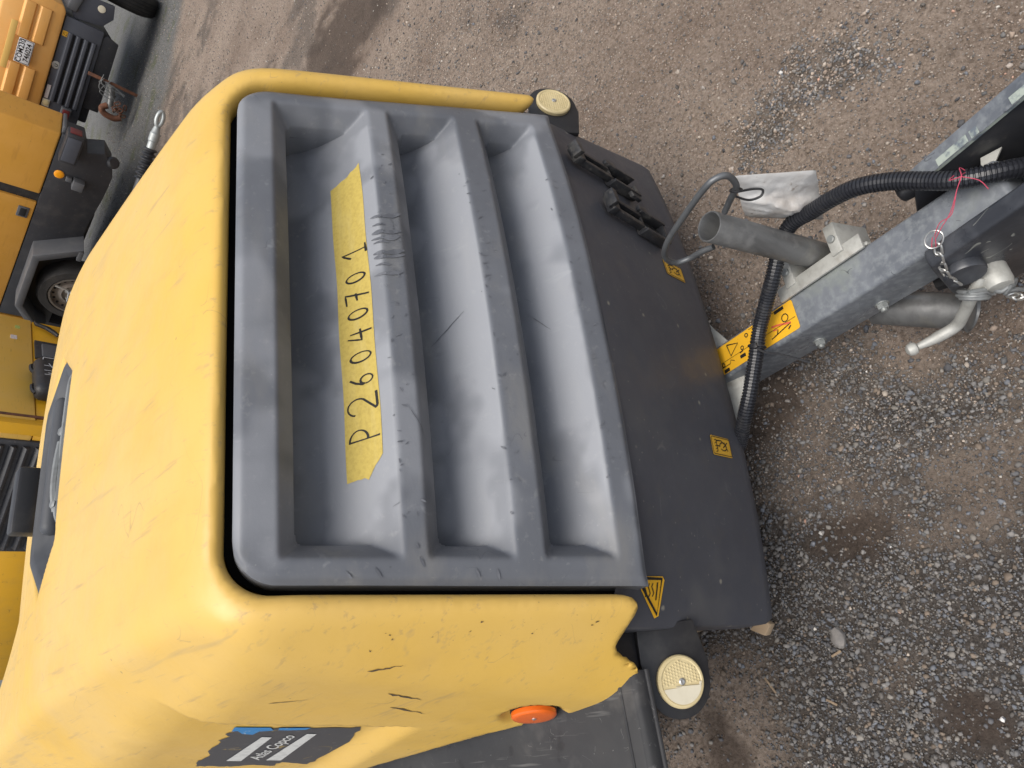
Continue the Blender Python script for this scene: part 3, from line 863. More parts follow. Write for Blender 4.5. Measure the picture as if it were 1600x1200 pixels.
# ---- tape with the hand-written number
def rough_edge(n, amp, seed):
    r = random.Random(seed); return [amp * (r.random() - 0.5) for _ in range(n)]
g = G()
na_, nb_ = 90, 10
J = rough_edge(nb_ + 1, 0.004, 3); J2 = rough_edge(nb_ + 1, 0.004, 5)
VV = []
for j in range(nb_ + 1):
    v = j / nb_
    bq = 0.156 + 0.0465 * v
    a1 = 0.258 + 0.030 * v ** 1.25 + J[j]
    a0 = -0.286 + 0.028 * max(0, v - 0.6) / 0.4 + J2[j] * 1.2
    for i in range(na_ + 1):
        a = a0 + (a1 - a0) * i / na_
        VV.append((a, bq + 0.0006 * math.sin(a * 31 + v) + (0.002 if a < 0 else -0.001) * abs(a / 0.3)))
VV = np.array(VV)
tp = panel_surf(VV[:, 0], VV[:, 1], 0.0012)
g.add(tp, [(j * (na_ + 1) + i, j * (na_ + 1) + i + 1, (j + 1) * (na_ + 1) + i + 1, (j + 1) * (na_ + 1) + i) for j in range(nb_) for i in range(na_)])
tape = g.build('tape_strip', M_TAPE, comp)
tape['label'] = 'strip of yellowed masking tape with handwritten number P26040701'
arc = lambda cx, cy, rx, ry, a0, a1, n=14: [(cx + rx * math.cos(math.radians(a0 + (a1 - a0) * i / n)), cy + ry * math.sin(math.radians(a0 + (a1 - a0) * i / n))) for i in range(n + 1)]
GL = {
    'P': [[(0.0, 0.92), (-0.02, 0.0)], arc(0.0, 0.66, 0.42, 0.30, 95, -80) + [(0.0, 0.37)]],
    '2': [arc(0.02, 0.66, 0.34, 0.32, 165, -40) + [(-0.25, 0.06), (-0.12, 0.02), (0.45, 0.04)]],
    '6': [[(0.22, 0.95), (0.0, 0.72), (-0.16, 0.45)] + arc(0.06, 0.27, 0.23, 0.25, 160, -190)],
    '0': [arc(0.0, 0.46, 0.26, 0.42, 80, 440, 22)],
    '4': [[(-0.05, 0.90), (-0.28, 0.38), (0.32, 0.42)], [(0.16, 0.80), (0.10, 0.0)]],
    '7': [[(-0.28, 0.86), (0.28, 0.90), (-0.02, 0.0)], [(-0.18, 0.45), (0.24, 0.50)]],
    '1': [[(-0.30, 0.58), (0.02, 0.92), (0.0, 0.02)], [(-0.24, 0.02), (0.26, 0.04)]],
}
SEQ = [('P', -0.226, 0.040), ('2', -0.174, 0.040), ('6', -0.134, 0.032), ('0', -0.093, 0.032), ('4', -0.055, 0.036), ('0', -0.017, 0.031), ('7', 0.014, 0.036), ('0', 0.051, 0.031), ('1', 0.102, 0.038)]
for ch, a0, sz in SEQ:
    g = G()
    for st in GL[ch]:
        pts = []
        for i in range(len(st) - 1):
            for q in range(4):
                t = q / 4
                pts.append((st[i][0] * (1 - t) + st[i + 1][0] * t, st[i][1] * (1 - t) + st[i + 1][1] * t))
        pts.append(st[-1])
        P2 = [(a0 + x * sz * 0.95, 0.1815 + (0.5 - y) * sz) for x, y in pts]
        kq = len(P2); V2, F2 = ribbon(P2, [0.0019 + 0.0013 * math.sin(1.1 + 2.3 * i / kq + sz * 500) ** 2 for i in range(kq)])
        V2 = np.array(V2)
        g.add(panel_surf(V2[:, 0], V2[:, 1], 0.0022), F2)
    g.build('handwritten_character', M_INK, tape, False)

# ---- rub marks on the ridges of the panel
g = G()
rr = random.Random(4)
def mark(a, b, da, db, w):
    n = 6
    pts = [(a + da * i / n + rr.uniform(-1, 1) * 0.0006, b + db * i / n) for i in range(n + 1)]
    V2, F2 = ribbon(pts, [max(0.0003, w * math.sin(math.pi * (i + 0.6) / (n + 1.2))) for i in range(n + 1)])
    V2 = np.array(V2); g.add(panel_surf(V2[:, 0], V2[:, 1], 0.0015), F2)
for i in range(9):                                              # broad soft smears across the first ridge, beside the tape
    a = 0.040 + 0.125 * i / 9 + rr.uniform(-0.004, 0.004)
    mark(a, 0.2075 + rr.uniform(0, .004), -0.005, 0.017 + rr.random() * 0.006, 0.004 + rr.random() * 0.005)
    if i % 3 != 1: mark(a - 0.006, 0.224 + rr.uniform(0, .004), 0.006 + rr.random() * 0.006, 0.026 + rr.random() * 0.010, 0.006 + rr.random() * 0.006)
for t0, t1, t2 in LOUV:
    for i in range(46):
        a = rr.uniform(-0.36, 0.30); mark(a, t2 + rr.gauss(0.004, 0.006) if i % 2 else t2 + rr.uniform(0.0, 0.03), rr.uniform(-.008, .008), rr.uniform(-.006, .010), rr.uniform(0.0006, 0.0024) * (1.6 if i % 7 == 0 else 1))
for a, b, da, db in ((-0.19, 0.24, -0.05, 0.028), (-0.05, 0.31, 0.045, 0.05), (0.02, 0.49, -0.05, 0.03), (0.15, 0.24, -0.04, 0.004)):
    mark(a, b, da, db, 0.0016)
for a, b in ((-0.435, 0.19), (-0.425, 0.25), (-0.447, 0.33), (-0.432, 0.15), (-0.40, 0.243), (-0.452, 0.36)):
    mark(a, b, 0.012 * rr.uniform(.4, 1.4), 0.010 * rr.uniform(-1.0, -0.2), 0.004)
sm = g.build('scuff_marks', M_SMEAR, panel_o, False)
sm['kind'] = 'stuff'

# ---- scuffs and gouges on the yellow corner
def side_x(y, z, off=0.0):
    return -(0.764 + 0.16 * y - 0.25 * z) - off
def to_surface(p, off):
    p = np.array(p, float)
    for _ in range(12):
        e = 1e-3
        f0 = float(canopy_sdf(p[0], p[1], p[2]))
        gr = np.array([float(canopy_sdf(*(p + e * np.eye(3)[i]))) - f0 for i in range(3)]) / e
        p = p - gr * f0 / max((gr * gr).sum(), 0.2)
    return p + gr / np.linalg.norm(gr) * off
g = G()
def gouge(p, q, w, seed):
    r = random.Random(seed); n = 10
    p, q = Vector(p), Vector(q); d = (q - p)
    V = []; F = []
    for i in range(n + 1):
        t = i / n
        c = p + d * t
        up = d.cross(Vector((1, 0, 0.2))).normalized()
        ww = 1.5 * w * min(1, t * 5 + 0.1) * (1 - t) ** 0.9 * r.uniform(0.35, 1.15) + 0.0004
        c = c + up * w * r.uniform(-0.35, 0.35)
        for s_ in (-1, 1):
            V.append(tuple(to_surface(c + up * ww * s_ * 0.5, 0.0008)))
    for i in range(n): F.append((2 * i, 2 * i + 1, 2 * i + 3, 2 * i + 2))
    g.add(V, F)
for p, q, w, sd in (((-.573, .224, 1.001), (-.577, .187, .965), .006, 1),
                    ((-.597, .283, .933), (-.613, .284, .871), .007, 3), ((-.613, .337, .892), (-.631, .343, .823), .006, 4),
                    ((-.58, .406, 1.056), (-.585, .362, 1.017), .0025, 5)):
    gouge(p, q, w, sd)
r_ = random.Random(12)
for i in range(22):                                             # small chips on the front-left band
    a = -0.47 - 0.10 * r_.random(); b = 0.10 + 0.44 * r_.random()
    c = panel_pt(a, b, 0.0); L = r_.uniform(0.0012, 0.0035)
    d = np.array([r_.uniform(-1, 1), r_.uniform(-.3, .3), r_.uniform(-1, 1)]) * L
    c = np.array(to_surface(c, 0))
    gouge(c - d, c + d, L * r_.uniform(0.7, 1.6), 40 + i)
o = g.build('paint_chips', M_SCUFF, comp, False)
o['kind'] = 'stuff'

# ---- decal on the left side
def side_pt(y, z, off=0.0):
    # the recessed field lies 20 mm inside the side
    x = -(0.764 + 0.16 * y - 0.25 * z) + 0.0209
    return (x - off - 0.16 * 0.02, y + 0.02, z)
dpoly = [(0.888, 0.964), (0.845, 0.972), (0.791, 0.974), (0.757, 0.991), (0.706, 0.99), (0.687, 1.001), (0.659, 0.993), (0.647, 1.007), (0.619, 0.997), (0.606, 1.003), (0.582, 0.961), (0.556, 0.916), (0.508, 0.826), (0.603, 0.793), (0.717, 0.783), (0.79, 0.776), (0.795, 0.831), (0.832, 0.833), (0.835, 0.868), (0.868, 0.903), (0.876, 0.937)]
def decal_piece(name, poly, m, off, parent, ragged=0.0):
    if ragged:
        rq = random.Random(8); pp = []
        for i in range(len(poly)):
            (y0, z0), (y1, z1) = poly[i], poly[(i + 1) % len(poly)]
            st_ = 5
            for k_ in range(st_):
                t = k_ / st_; am = ragged * (rq.random() ** 2) * rq.choice((-1, 1))
                pp.append((y0 * (1 - t) + y1 * t + am, z0 * (1 - t) + z1 * t + ragged * (rq.random() ** 2) * rq.choice((-1, 1))))
        poly = pp
    g = G(); n = len(poly)
    g.add([side_pt(y, z, off) for y, z in poly], [tuple(range(n))])
    o = g.build(name, m, parent, False)
    bm = bmesh.new(); bm.from_mesh(o.data); bmesh.ops.triangulate(bm, faces=bm.faces); bm.to_mesh(o.data); bm.free()
    return o
decal = decal_piece('side_decal', dpoly, M_DECAL, 0.0012, comp, 0.004)
decal['label'] = 'torn dark grey decal reading Atlas Copco between two bars'
decal_piece('blue_remnant', [(.598, 1.012), (.574, .96), (.588, .948), (.604, .966), (.628, .967), (.631, .984), (.617, .998), (.624, 1.006)], M_BLUE, 0.0020, decal)
decal_piece('blue_remnant', [(.568, .947), (.544, .901), (.559, .903), (.576, .928), (.581, .943)], M_BLUE, 0.0024, decal)
decal_piece('decal_bar', [(.821, .931), (.635, .947), (.630, .931), (.812, .906)], M_WHITEPRINT, 0.0022, decal)
decal_piece('decal_bar', [(.787, .867), (.583, .888), (.577, .873), (.778, .841)], M_WHITEPRINT, 0.0022, decal)
V2, F2 = text_mesh('Atlas Copco', 0.050, 0.15, 0.95, bold=0.0006)
g = G()
xw = max(v[0] for v in V2) - min(v[0] for v in V2); yh = max(v[1] for v in V2) - min(v[1] for v in V2)
g.add([side_pt(0.697 - x / xw * 0.188, 0.899 + y / yh * 0.030 + x / xw * 0.018, 0.0024) for x, y, z in V2], F2)
g.build('decal_lettering', M_WHITEPRINT, decal, False)

# ---- round orange marker lamp low on the side
nS = Vector((-1, -.16, .25)).normalized()
c = Vector((side_x(.275, .648), .275, .648)) - nS * 0.013
g = G(); g.disc(c, nS, [(0.036, -0.004), (0.040, 0.0), (0.040, 0.005)], 36); lamp = g.build('side_marker', M_BLACK, comp)
g = G(); g.disc(c + nS * 0.010, nS, [(0.0385, -0.004), (0.0385, 0.003), (0.036, 0.0055), (0.030, 0.0065), (0.01, 0.0072)], 40); ln = g.build('marker_lens', M_ORANGE, lamp)
g = G(); g.disc(c + nS * 0.017, nS, [(0.0042, 0.0), (0.0042, 0.001), (0.003, 0.0018)], 12); g.build('lens_screw', M_SCREW, lamp)

# ---- steel apron below the panel, bowed like it
def apron_y(x, z):
    t = (0.64 - z) / 0.42
    return -0.030 + 0.014 * t + (0.100 - 0.056 * t) * abs(x / 0.55) ** 2.4
g = G()
nxa, nza = 60, 26
zs = list(np.linspace(0.665, 0.216, nza))
VA = []; 
cols = np.linspace(-1, 1, nxa + 1)
for z in zs:
    hwz = 0.533 + (0.665 - z) / 0.445 * 0.020
    low = max(0.0, 0.250 - z)
    hwz -= 0.014 * (1 - math.sqrt(max(0, 1 - (low / 0.036) ** 2)))
    for u in cols:
        zt_ = 0.640 + 0.028 * float(sst(0.44, 0.50, abs(u * hwz)))
        zz = min(z, zt_) if z > 0.60 else z
        VA.append((u * hwz, apron_y(u * hwz, zz), zz))
FA = [(j * (nxa + 1) + i, j * (nxa + 1) + i + 1, (j + 1) * (nxa + 1) + i + 1, (j + 1) * (nxa + 1) + i) for j in range(nza - 1) for i in range(nxa)]
per = [j * (nxa + 1) for j in range(nza)] + [(nza - 1) * (nxa + 1) + i for i in range(1, nxa + 1)] + [j * (nxa + 1) + nxa for j in range(nza - 2, -1, -1)]
cur = per; 
for (dx, dy, dz) in ((0.003, 0.002, -0.003), (0.0045, 0.007, -0.0045), (0.004, 0.06, -0.006)):
    nb0 = len(VA); new = []
    for i_, k_ in enumerate(per):
        x, y, z = VA[k_]
        sx = (1 if x > 0 else -1) if abs(x) > 0.50 else 0
        bz = 1 if z < 0.27 else 0
        VA.append((x + sx * dx, y + dy, z + bz * dz)); new.append(nb0 + i_)
    for i_ in range(len(per) - 1): FA.append((cur[i_], cur[i_ + 1], new[i_ + 1], new[i_]))
    cur = new
g.add(VA, FA)
apron = g.build('front_apron', M_DECK, comp, True, 45)

def apron_patch(name, poly, m, off, parent, res=0):
    g = G(); n = len(poly)
    g.add([(x, apron_y(x, z) - off, z) for x, z in poly], [tuple(range(n))])
    return g.build(name, m, parent, False)
def rrect(cx, cz, w, h, r, n=4):
    out = []
    for sx, sz, a0 in ((1, 1, 0), (-1, 1, 90), (-1, -1, 180), (1, -1, 270)):
        for i in range(n + 1):
            a = math.radians(a0 + 90 * i / n)
            out.append((cx + sx * (w / 2 - r) + r * math.cos(a), cz + sz * (h / 2 - r) + r * math.sin(a)))
    return out
for cx in (-0.222, 0.188):
    st = apron_patch('tie_down_sticker', rrect(cx, 0.312, 0.040, 0.074, 0.004), M_STICKER_DIRTY, 0.0015, comp)
    g = G()
    def ln_(pts, w=0.0022):
        V2, F2 = ribbon(pts, w); g.add([(cx + x, apron_y(cx + x, 0.312 + z) - 0.0024, 0.312 + z) for x, z in V2], F2)
    fr = rrect(0, 0, 0.035, 0.070, 0.003); ln_(fr + [fr[0]], 0.0014)
    ln_([(-0.012, 0.018), (0.013, 0.018)]); 
    for i in range(5): ln_([(-0.011 + 0.006 * i, 0.018), (-0.0135 + 0.006 * i, 0.025)], 0.0014)
    ln_([(0.0, 0.018), (0.0, 0.006)]); ln_([(0.010, 0.018), (0.012, 0.0), (0.006, -0.012)])
    ln_([(x * 0.008, -0.006 + y * 0.013) for x, y in arc(0, 0, 1, 1, 100, -230, 14)], 0.002)
    ln_([(-0.002, -0.006), (0.010, -0.024)]); ln_([(0.010, -0.012), (-0.008, -0.022)])
    g.build('sticker_print', M_PRINT, st, False)
# hot-surface triangle half hidden by the canopy leg
tri = [(-0.478, 0.655), (-0.478, 0.587), (-0.487, 0.583), (-0.536, 0.617), (-0.536, 0.627)]
st = apron_patch('hot_surface_sticker', [(-0.462, 0.618), (-0.464, 0.546), (-0.470, 0.541), (-0.524, 0.553), (-0.527, 0.563)], M_STICKER, 0.0016, comp)
g = G()
V2, F2 = ribbon([(-0.465, 0.612), (-0.468, 0.549), (-0.522, 0.558), (-0.465, 0.612)], 0.005); g.add([(x, apron_y(x, z) - 0.0026, z) for x, z in V2], F2)
for i in range(3):
    zz = 0.572 + 0.009 * i
    V2, F2 = ribbon([(-0.474 - 0.005 * k_, zz + 0.003 * math.sin(k_ * 1.6)) for k_ in range(5)], 0.0022); g.add([(x, apron_y(x, z) - 0.0026, z) for x, z in V2], F2)
V2, F2 = ribbon([(-0.473, 0.560), (-0.500, 0.563)], 0.003); g.add([(x, apron_y(x, z) - 0.0026, z) for x, z in V2], F2)
g.build('sticker_print', M_PRINT, st, False)

# ---- broken black clips on the apron
def clip_holder(cx, cz, ang, full):
    ca, sa = math.cos(ang), math.sin(ang)
    def T(p, q, w):                                   # p along (down), q across, w out of the apron
        q *= 1.25; w *= 1.2; p *= 1.02
        x = cx + p * sa + q * ca; z = cz - p * ca + q * sa
        return (x, apron_y(x, z) - w, z)
    g = G()
    g.prism([(-.045, -.020), (.040, -.022), (.040, .024), (-.045, .022)], 0.001, 0.006, T, 0.001)
    for q in (-0.021, 0.021):
        g.prism([(-.045, q - .003), (.040, q - .003), (.040, q + .003), (-.045, q + .003)], 0.004, 0.024, T, 0.001)
    g.prism([(-.045, -.020), (-.038, -.020), (-.038, .022), (-.045, .022)], 0.004, 0.017, T, 0.001)
    g.prism([(.033, -.020), (.040, -.020), (.040, .004 if not full else .022), (.033, .004 if not full else .022)], 0.004, 0.021, T, 0.001)
    g.prism([(-.052, .020), (-.020, .019), (-.022, .034), (-.048, .032)], 0.016, 0.024, T, 0.001)
    if not full:
        g.prism([(.010, -.034), (.036, -.036), (.040, -.020), (.006, -.021)], 0.014, 0.022, T, 0.001)
    body = g.build('clip_holder', M_CLIP, comp, True, 30)
    g = G()
    for q in (-0.012, 0.012):
        g.prism([(-.140, q - .0045), (-.046, q - .0045), (-.046, q + .0045), (-.140, q + .0045)], 0.006, 0.020, T, 0.0012)
    g.prism([(-.150, -.018), (-.132, -.018), (-.132, .018), (-.150, .018)], 0.006, 0.024, T, 0.0015)
    g.prism([(-.160, -.016), (-.147, -.014), (-.147, .014), (-.160, .016)], 0.014, 0.034, T, 0.0015)
    g.build('clip_tongue', M_CLIP, body, True, 30)
    g = G(); p = Vector(T(-0.016, -0.001, 0.0062)); g.disc(p, (0, -1, 0.05), [(0.0085, 0.0), (0.0085, 0.0015), (0.005, 0.003), (0.002, 0.003)], 18)
    g.build('clip_rivet', M_GALV if full else M_CLIP, body)
clip_holder(0.385, 0.425, math.radians(-4), False)
clip_holder(0.268, 0.375, math.radians(-3), True)

# ---- drooping lamp brackets with round yellowed reflectors
for s_ in (-1, 1):
    tilt = math.radians(30)
    nb_v = Vector((0.10 * s_, -math.cos(tilt), math.sin(tilt))).normalized()
    up = Vector((0, math.sin(tilt), math.cos(tilt))); up = (up - nb_v * up.dot(nb_v)).normalized()
    rt = up.cross(nb_v) * -1 if False else nb_v.cross(up)
    rt = rt if rt.x > 0 else -rt
    c = Vector((0.622 * s_, 0.066, 0.512))
    def Tb(p, q, w, c=c, rt=rt, up=up, nb_v=nb_v, s_=s_): return c + rt * (p * s_) + up * q + nb_v * w
    R1 = 0.058
    poly = [(-.088, .060), (-.088, -.046), (-.02, -.060)] + [(0.004 + R1 * math.cos(math.radians(a)), R1 * math.sin(math.radians(a))) for a in range(-88, 90, 11)] + [(-.03, .062)]
    g = G(); g.prism(poly, -0.012, 0.0, Tb, 0.003)
    br = g.build('reflector_bracket', M_BLACK, comp, True, 35)
    cc_ = Tb(0.004, 0, 0.0)
    g = G(); g.disc(cc_, nb_v, [(0.040, 0.0), (0.041, 0.003), (0.041, 0.008), (0.039, 0.0105), (0.036, 0.011), (0.034, 0.0098), (0.012, 0.0104)], 44)
    rf = g.build('reflector', M_CREAM, br, True, 30)
    g = G()                                             # prismatic field
    for i in range(-6, 7):
        for j in range(-6, 7):
            x, y = i * 0.0052 + (j % 2) * 0.0026, j * 0.0052
            if math.hypot(x, y) < 0.032 and math.hypot(x, y) > 0.007 and (s_ > 0 or x > -0.004):
                g.disc(cc_ + rt * x + up * y + nb_v * 0.0100, nb_v, [(0.0019, 0.0), (0.0019, 0.0006), (0.001, 0.0012)], 6)
    f = g.build('prism_dots', M_CREAM, br); f['kind'] = 'stuff'
    if s_ < 0:
        g = G()
        pl = [(0.0345 * math.cos(math.radians(a)), 0.0345 * math.sin(math.radians(a))) for a in range(104, 258, 8)]
        g.prism(pl, 0.0102, 0.0116, lambda p, q, w: cc_ + rt * p + up * q + nb_v * w)
        g.build('clear_lens', M_CREAM2, br)
        g = G(); g.prism([(-0.0072, 0.012), (-0.0115, -0.030), (-0.004, -0.034), (-0.0035, -0.031), (-0.0085, -0.029), (-0.0060, 0.012)], 0.0102, 0.013, lambda p, q, w: cc_ + rt * p + up * q + nb_v * w)
        g.build('lens_clip', M_CREAM2, br)
    g = G(); g.disc(cc_ + nb_v * 0.0104, nb_v, [(0.0055, 0.0), (0.0055, 0.002), (0.0035, 0.0032), (0.0015, 0.0028)], 16); g.build('screw', M_SCREW, br)

# ---- chassis, mudguards, wheels
g = G(); g.box((0, 0.99, 0.47), (1.04, 1.70, 0.40), bev=0.02); g.box((0, 0.95, 0.60), (1.10, 1.60, 0.12), bev=0.02); g.box((0, 0.9, 0.25), (0.7, 1.5, 0.1), bev=0.02)
g.build('chassis', M_CHASSIS, comp)
lbox_m = G(); lbox_m.box((-0.552, 0.20, 0.50), (0.10, 0.20, 0.26), bev=0.01); lbox_m.build('bracket_mount', M_BLACK, comp)
def mudguard(s_):
    if s_ < 0: prof = [(0.082, 0.574), (0.084, 0.590), (0.092, 0.600), (0.12, 0.603), (0.30, 0.606), (0.55, 0.622), (0.85, 0.630), (1.05, 0.622), (1.18, 0.58), (1.25, 0.45), (1.27, 0.30)]
    else: prof = [(0.46, 0.47), (0.50, 0.54), (0.55, 0.57), (0.85, 0.58), (1.05, 0.57), (1.18, 0.52), (1.25, 0.45), (1.27, 0.30)]
    pf = [(p.x, p.y) for p in spline([(a, b, 0) for a, b in prof], 5)]
    xs = [0.60, 0.70, 0.80, 0.845, 0.868, 0.878, 0.880, 0.880] if s_ < 0 else [0.54, 0.58, 0.62, 0.64, 0.66, 0.67, 0.672, 0.672]
    dz = [0.0, 0.0, -0.002, -0.006, -0.014, -0.028, -0.045, -0.075]
    V = []; F = []; k = len(xs)
    cy, cz = 0.68, 0.30
    for (y, z) in pf:
        for x, d in zip(xs, dz):
            vy, vz = y - cy, z - cz; L = math.hypot(vy, vz)
            V.append((s_ * x, y + vy / L * d, z + vz / L * d))
    for i in range(len(pf) - 1):
        for j in range(k - 1): F.append((i * k + j, i * k + j + 1, (i + 1) * k + j + 1, (i + 1) * k + j))
    g = G().add(V, F)
    if s_ < 0:
        g.tube([(s_ * x, pf[0][0] - 0.001, pf[0][1]) for x in (0.60, 0.87)], 0.004, 8)
        g.tube([(s_ * x, 0.118, 0.6035) for x in (0.60, 0.85)], 0.003, 6)
    return g.build('mudguard', M_FENDER, comp, True, 40)
for s_ in (-1, 1):
    mudguard(s_)
    g = G(); g.disc((s_ * (0.62 if s_ < 0 else 0.50), 0.70 if s_ < 0 else 0.85, 0.29), (s_, 0, 0), [(0.17, 0.0), (0.27, 0.0), (0.29, 0.03), (0.29, 0.15), (0.27, 0.18), (0.20, 0.185), (0.19, 0.16), (0.05, 0.15)], 40)
    wh = g.build('wheel', M_TYRE, comp)

# ---- lifting eye hollow on top
g = G()
ol = [(0.245, 1.075), (0.225, 1.01), (0.17, 0.965), (0.08, 0.953), (-0.08, 0.953), (-0.17, 0.965), (-0.225, 1.01), (-0.245, 1.075), (-0.225, 1.14), (-0.17, 1.185), (-0.08, 1.20), (0.08, 1.20), (0.17, 1.185), (0.225, 1.14)]
ol = [(0.251, 1.0725), (0.162, 0.946), (-0.202, 0.946), (-0.291, 1.0725), (-0.202, 1.199), (0.162, 1.199)]
ol = [(ol[i][0] * (1 - t) + ol[(i + 1) % 6][0] * t, ol[i][1] * (1 - t) + ol[(i + 1) % 6][1] * t) for i in range(6) for t in (0.06, 0.35, 0.65, 0.94)]
V = []; F = []; n = len(ol)
def lay(scale, z0, tilt=0.0):
    for (x, y) in ol:
        V.append((-0.02 + (x + 0.02) * scale, 1.0725 + (y - 1.0725) * scale, z0 + tilt * (y - 1.0725)))
lay(1.00, 1.200); lay(0.99, 1.224); lay(0.95, 1.227); lay(0.88, 1.222); lay(0.82, 1.196, 0.1); lay(0.7, 1.183, 0.1); lay(0.3, 1.18, 0.1)
for r in range(6):
    for i in range(n): F.append((r * n + i, r * n + (i + 1) % n, (r + 1) * n + (i + 1) % n, (r + 1) * n + i))
F.append(tuple(6 * n + i for i in range(n)))
g.add(V, F)
lid = g.build('lifting_eye_cover', M_RUBBER, comp, True, 60)
g = G(); g.box((0.02, 1.14, 1.203), (0.33, 0.05, 0.045), bev=0.02, seg=4); g.build('cover_hump', M_RUBBER, lid)
g = G(); g.tube(spline([(0.19, 1.005, 1.215), (0.16, 0.995, 1.226), (0.06, 0.992, 1.229), (-0.05, 0.992, 1.229), (-0.13, 0.998, 1.226), (-0.155, 1.01, 1.212)], 6), 0.0065, 8)
g.tube(spline([(0.02, 0.998, 1.231), (-0.03, 0.996, 1.235), (-0.09, 0.998, 1.234), (-0.13, 1.002, 1.226)], 5), 0.008, 8)
g.disc((0.045, 1.0, 1.230), (0, -0.3, 1), [(0.010, 0.0), (0.010, 0.006), (0.006, 0.008)], 6)
g.disc((-0.115, 1.0, 1.230), (0, -0.3, 1), [(0.010, 0.0), (0.010, 0.006), (0.006, 0.008)], 6)
g.build('lifting_bail', M_WIRE, lid)
g = G(); g.box((-0.045, 1.235, 1.235), (0.155, 0.05, 0.062), Matrix.Rotation(math.radians(-4), 3, 'Z'), bev=0.008); g.build('cover_flap', M_BLACK, lid)

# ------------------------------------------------------------------ drawbar of the compressor
TH = math.radians(17.5)
BD = Vector((0, -math.cos(TH), math.sin(TH))); BU = Vector((0, math.sin(TH), math.cos(TH))); BX = Vector((1, 0, 0))
BO = Vector((0, 0, 0.1785))
def TB(s, q, w): return BO + BD * s + BX * q + BU * w
MB = Matrix((BX, BD, BU)).transposed()
g = G(); g.box(TB(0.225, 0, -0.0575), (0.080, 0.83, 0.115), MB, bev=0.010, seg=4)
beam = g.build('drawbar_beam', M_BEAM, comp)
g = G(); g.prism([(.15, .14), (.133, .027), (.100, .012), (.042, -.022), (-.042, -.030), (-.112, .000), (-.140, .030), (-.14, .14)], 0.142, 0.150, lambda p, q, w: (p, q, w), 0.001)
g.build('mounting_plate', M_CAST, comp)
for s_, w_ in ((0.345, -0.080), (0.195, -0.080)):
    c = TB(s_, -0.040, w_)
    g = G(); g.disc(c, (-1, 0, 0), [(0.013, 0.0), (0.013, 0.002)], 20); g.disc(c, (-1, 0, 0), [(0.0105, 0.002), (0.0105, 0.010), (0.0095, 0.011)], 6)
    g.disc(c, (-1, 0, 0), [(0.006, 0.010), (0.006, 0.016), (0.005, 0.0165)], 14)
    g.build('bolt', M_GALV, beam, True, 30)
# warning sticker on the beam
def flat(name, poly, m, h, parent):
    g = G(); g.add([TB(s, q, h) for s, q in poly], [tuple(range(len(poly)))])
    return g.build(name, m, parent, False)
stk = flat('warning_sticker', rrect(0.108, 0.0, 0.230, 0.064, 0.005), M_STICKER, 0.0015, comp)
g = G()
def bl(pts, w=0.0024):
    V2, F2 = ribbon(pts, w); g.add([TB(s, q, 0.0026) for s, q in V2], F2)
bl([(0.030, 0.026), (0.062, 0.016), (0.034, -0.002), (0.030, 0.026)], 0.003)
bl([(0.0, -0.006), (0.22, -0.006)], 0.0010)
bl([(0.000, -0.017), (0.026, -0.017), (0.030, -0.010), (0.040, -0.016)], 0.0016)
bl([(0.004, -0.027), (0.020, -0.027)], 0.008); bl([(0.058, -0.017), (0.074, -0.017)], 0.0075); bl([(0.060, -0.008), (0.070, -0.006)], 0.003)
for cx, cq, r in ((0.006, -0.012, 0.004), (0.070, 0.000, 0.004), (0.196, 0.004, 0.008), (0.090, 0.020, 0.004)):
    bl([(cx + r * math.cos(a * 0.5), cq + r * math.sin(a * 0.5)) for a in range(0, 14)], 0.0022)
bl([(0.150, -0.022), (0.205, -0.012)], 0.0022); bl([(0.166, -0.020), (0.172, -0.010)], 0.002); bl([(0.196, -0.022), (0.204, -0.017)], 0.003); bl([(0.100, 0.028), (0.18, 0.028)], 0.0012); bl([(0.175, 0.026), (0.20, 0.026)], 0.007)
g.build('sticker_print', M_PRINT, stk, False)
g = G(); bl([(0.158, 0.002), (0.176, -0.002), (0.206, -0.012)], 0.004); bl([(0.160, -0.007), (0.170, -0.009)], 0.0025); g.build('sticker_print', M_REDPRINT, stk, False)

# fork at the head of the drawbar
def yzprism(name, poly, x0, x1, m, parent, bev=0.003, seg=3):
    g = G(); g.prism(poly, x0, x1, lambda p, q, w: (w, p, q), bev, seg); return g.build(name, m, parent, True, 40)
yzprism('fork_cheek', [(-.470, .352), (-.640, .428), (-.90, .545), (-.90, .30), (-.585, .155), (-.500, .150), (-.462, .195)], -0.076, -0.044, M_BEAMSIDE, comp, 0.007)
fc = yzprism('fork_cheek', [(-.500, .372), (-.700, .470), (-.95, .592), (-.95, .30), (-.62, .12), (-.50, .12), (-.46, .22)], 0.056, 0.064, M_CHASSIS, comp, 0.002)
g = G(); g.prism([(-.500, .372), (-.950, .592), (-.950, .599), (-.500, .379)], 0.052, 0.084, lambda p, q, w: (w, p, q), 0.002); g.build('cheek_flange', M_BEAM, fc)
g = G()
r_ = random.Random(9)
for (ya, L) in ((-.545, .05), (-.60, .012), (-.66, .05), (-.79, .05)):
    t0 = (-ya - .5) / .45
    z = .3795 + .22 * t0
    g.prism([(ya, z), (ya - L, z + L * .489)], 0.0, 1.0, lambda p, q, w: (0.0), 0) if False else None
    g.add([(0.053, ya, z + .0012), (0.066, ya, z + .0012), (0.066, ya - L, z + L * .489 + .0012), (0.053, ya - L, z + L * .489 + .0012)], [(0, 1, 2, 3)])
g.add([(0.0515, -.50, .372), (0.0515, -.50, .379), (0.0515, -.90, .5745), (0.0515, -.90, .5675)], [(0, 1, 2, 3)])
o = g.build('worn_paint', M_WORN, fc, False); o['kind'] = 'stuff'
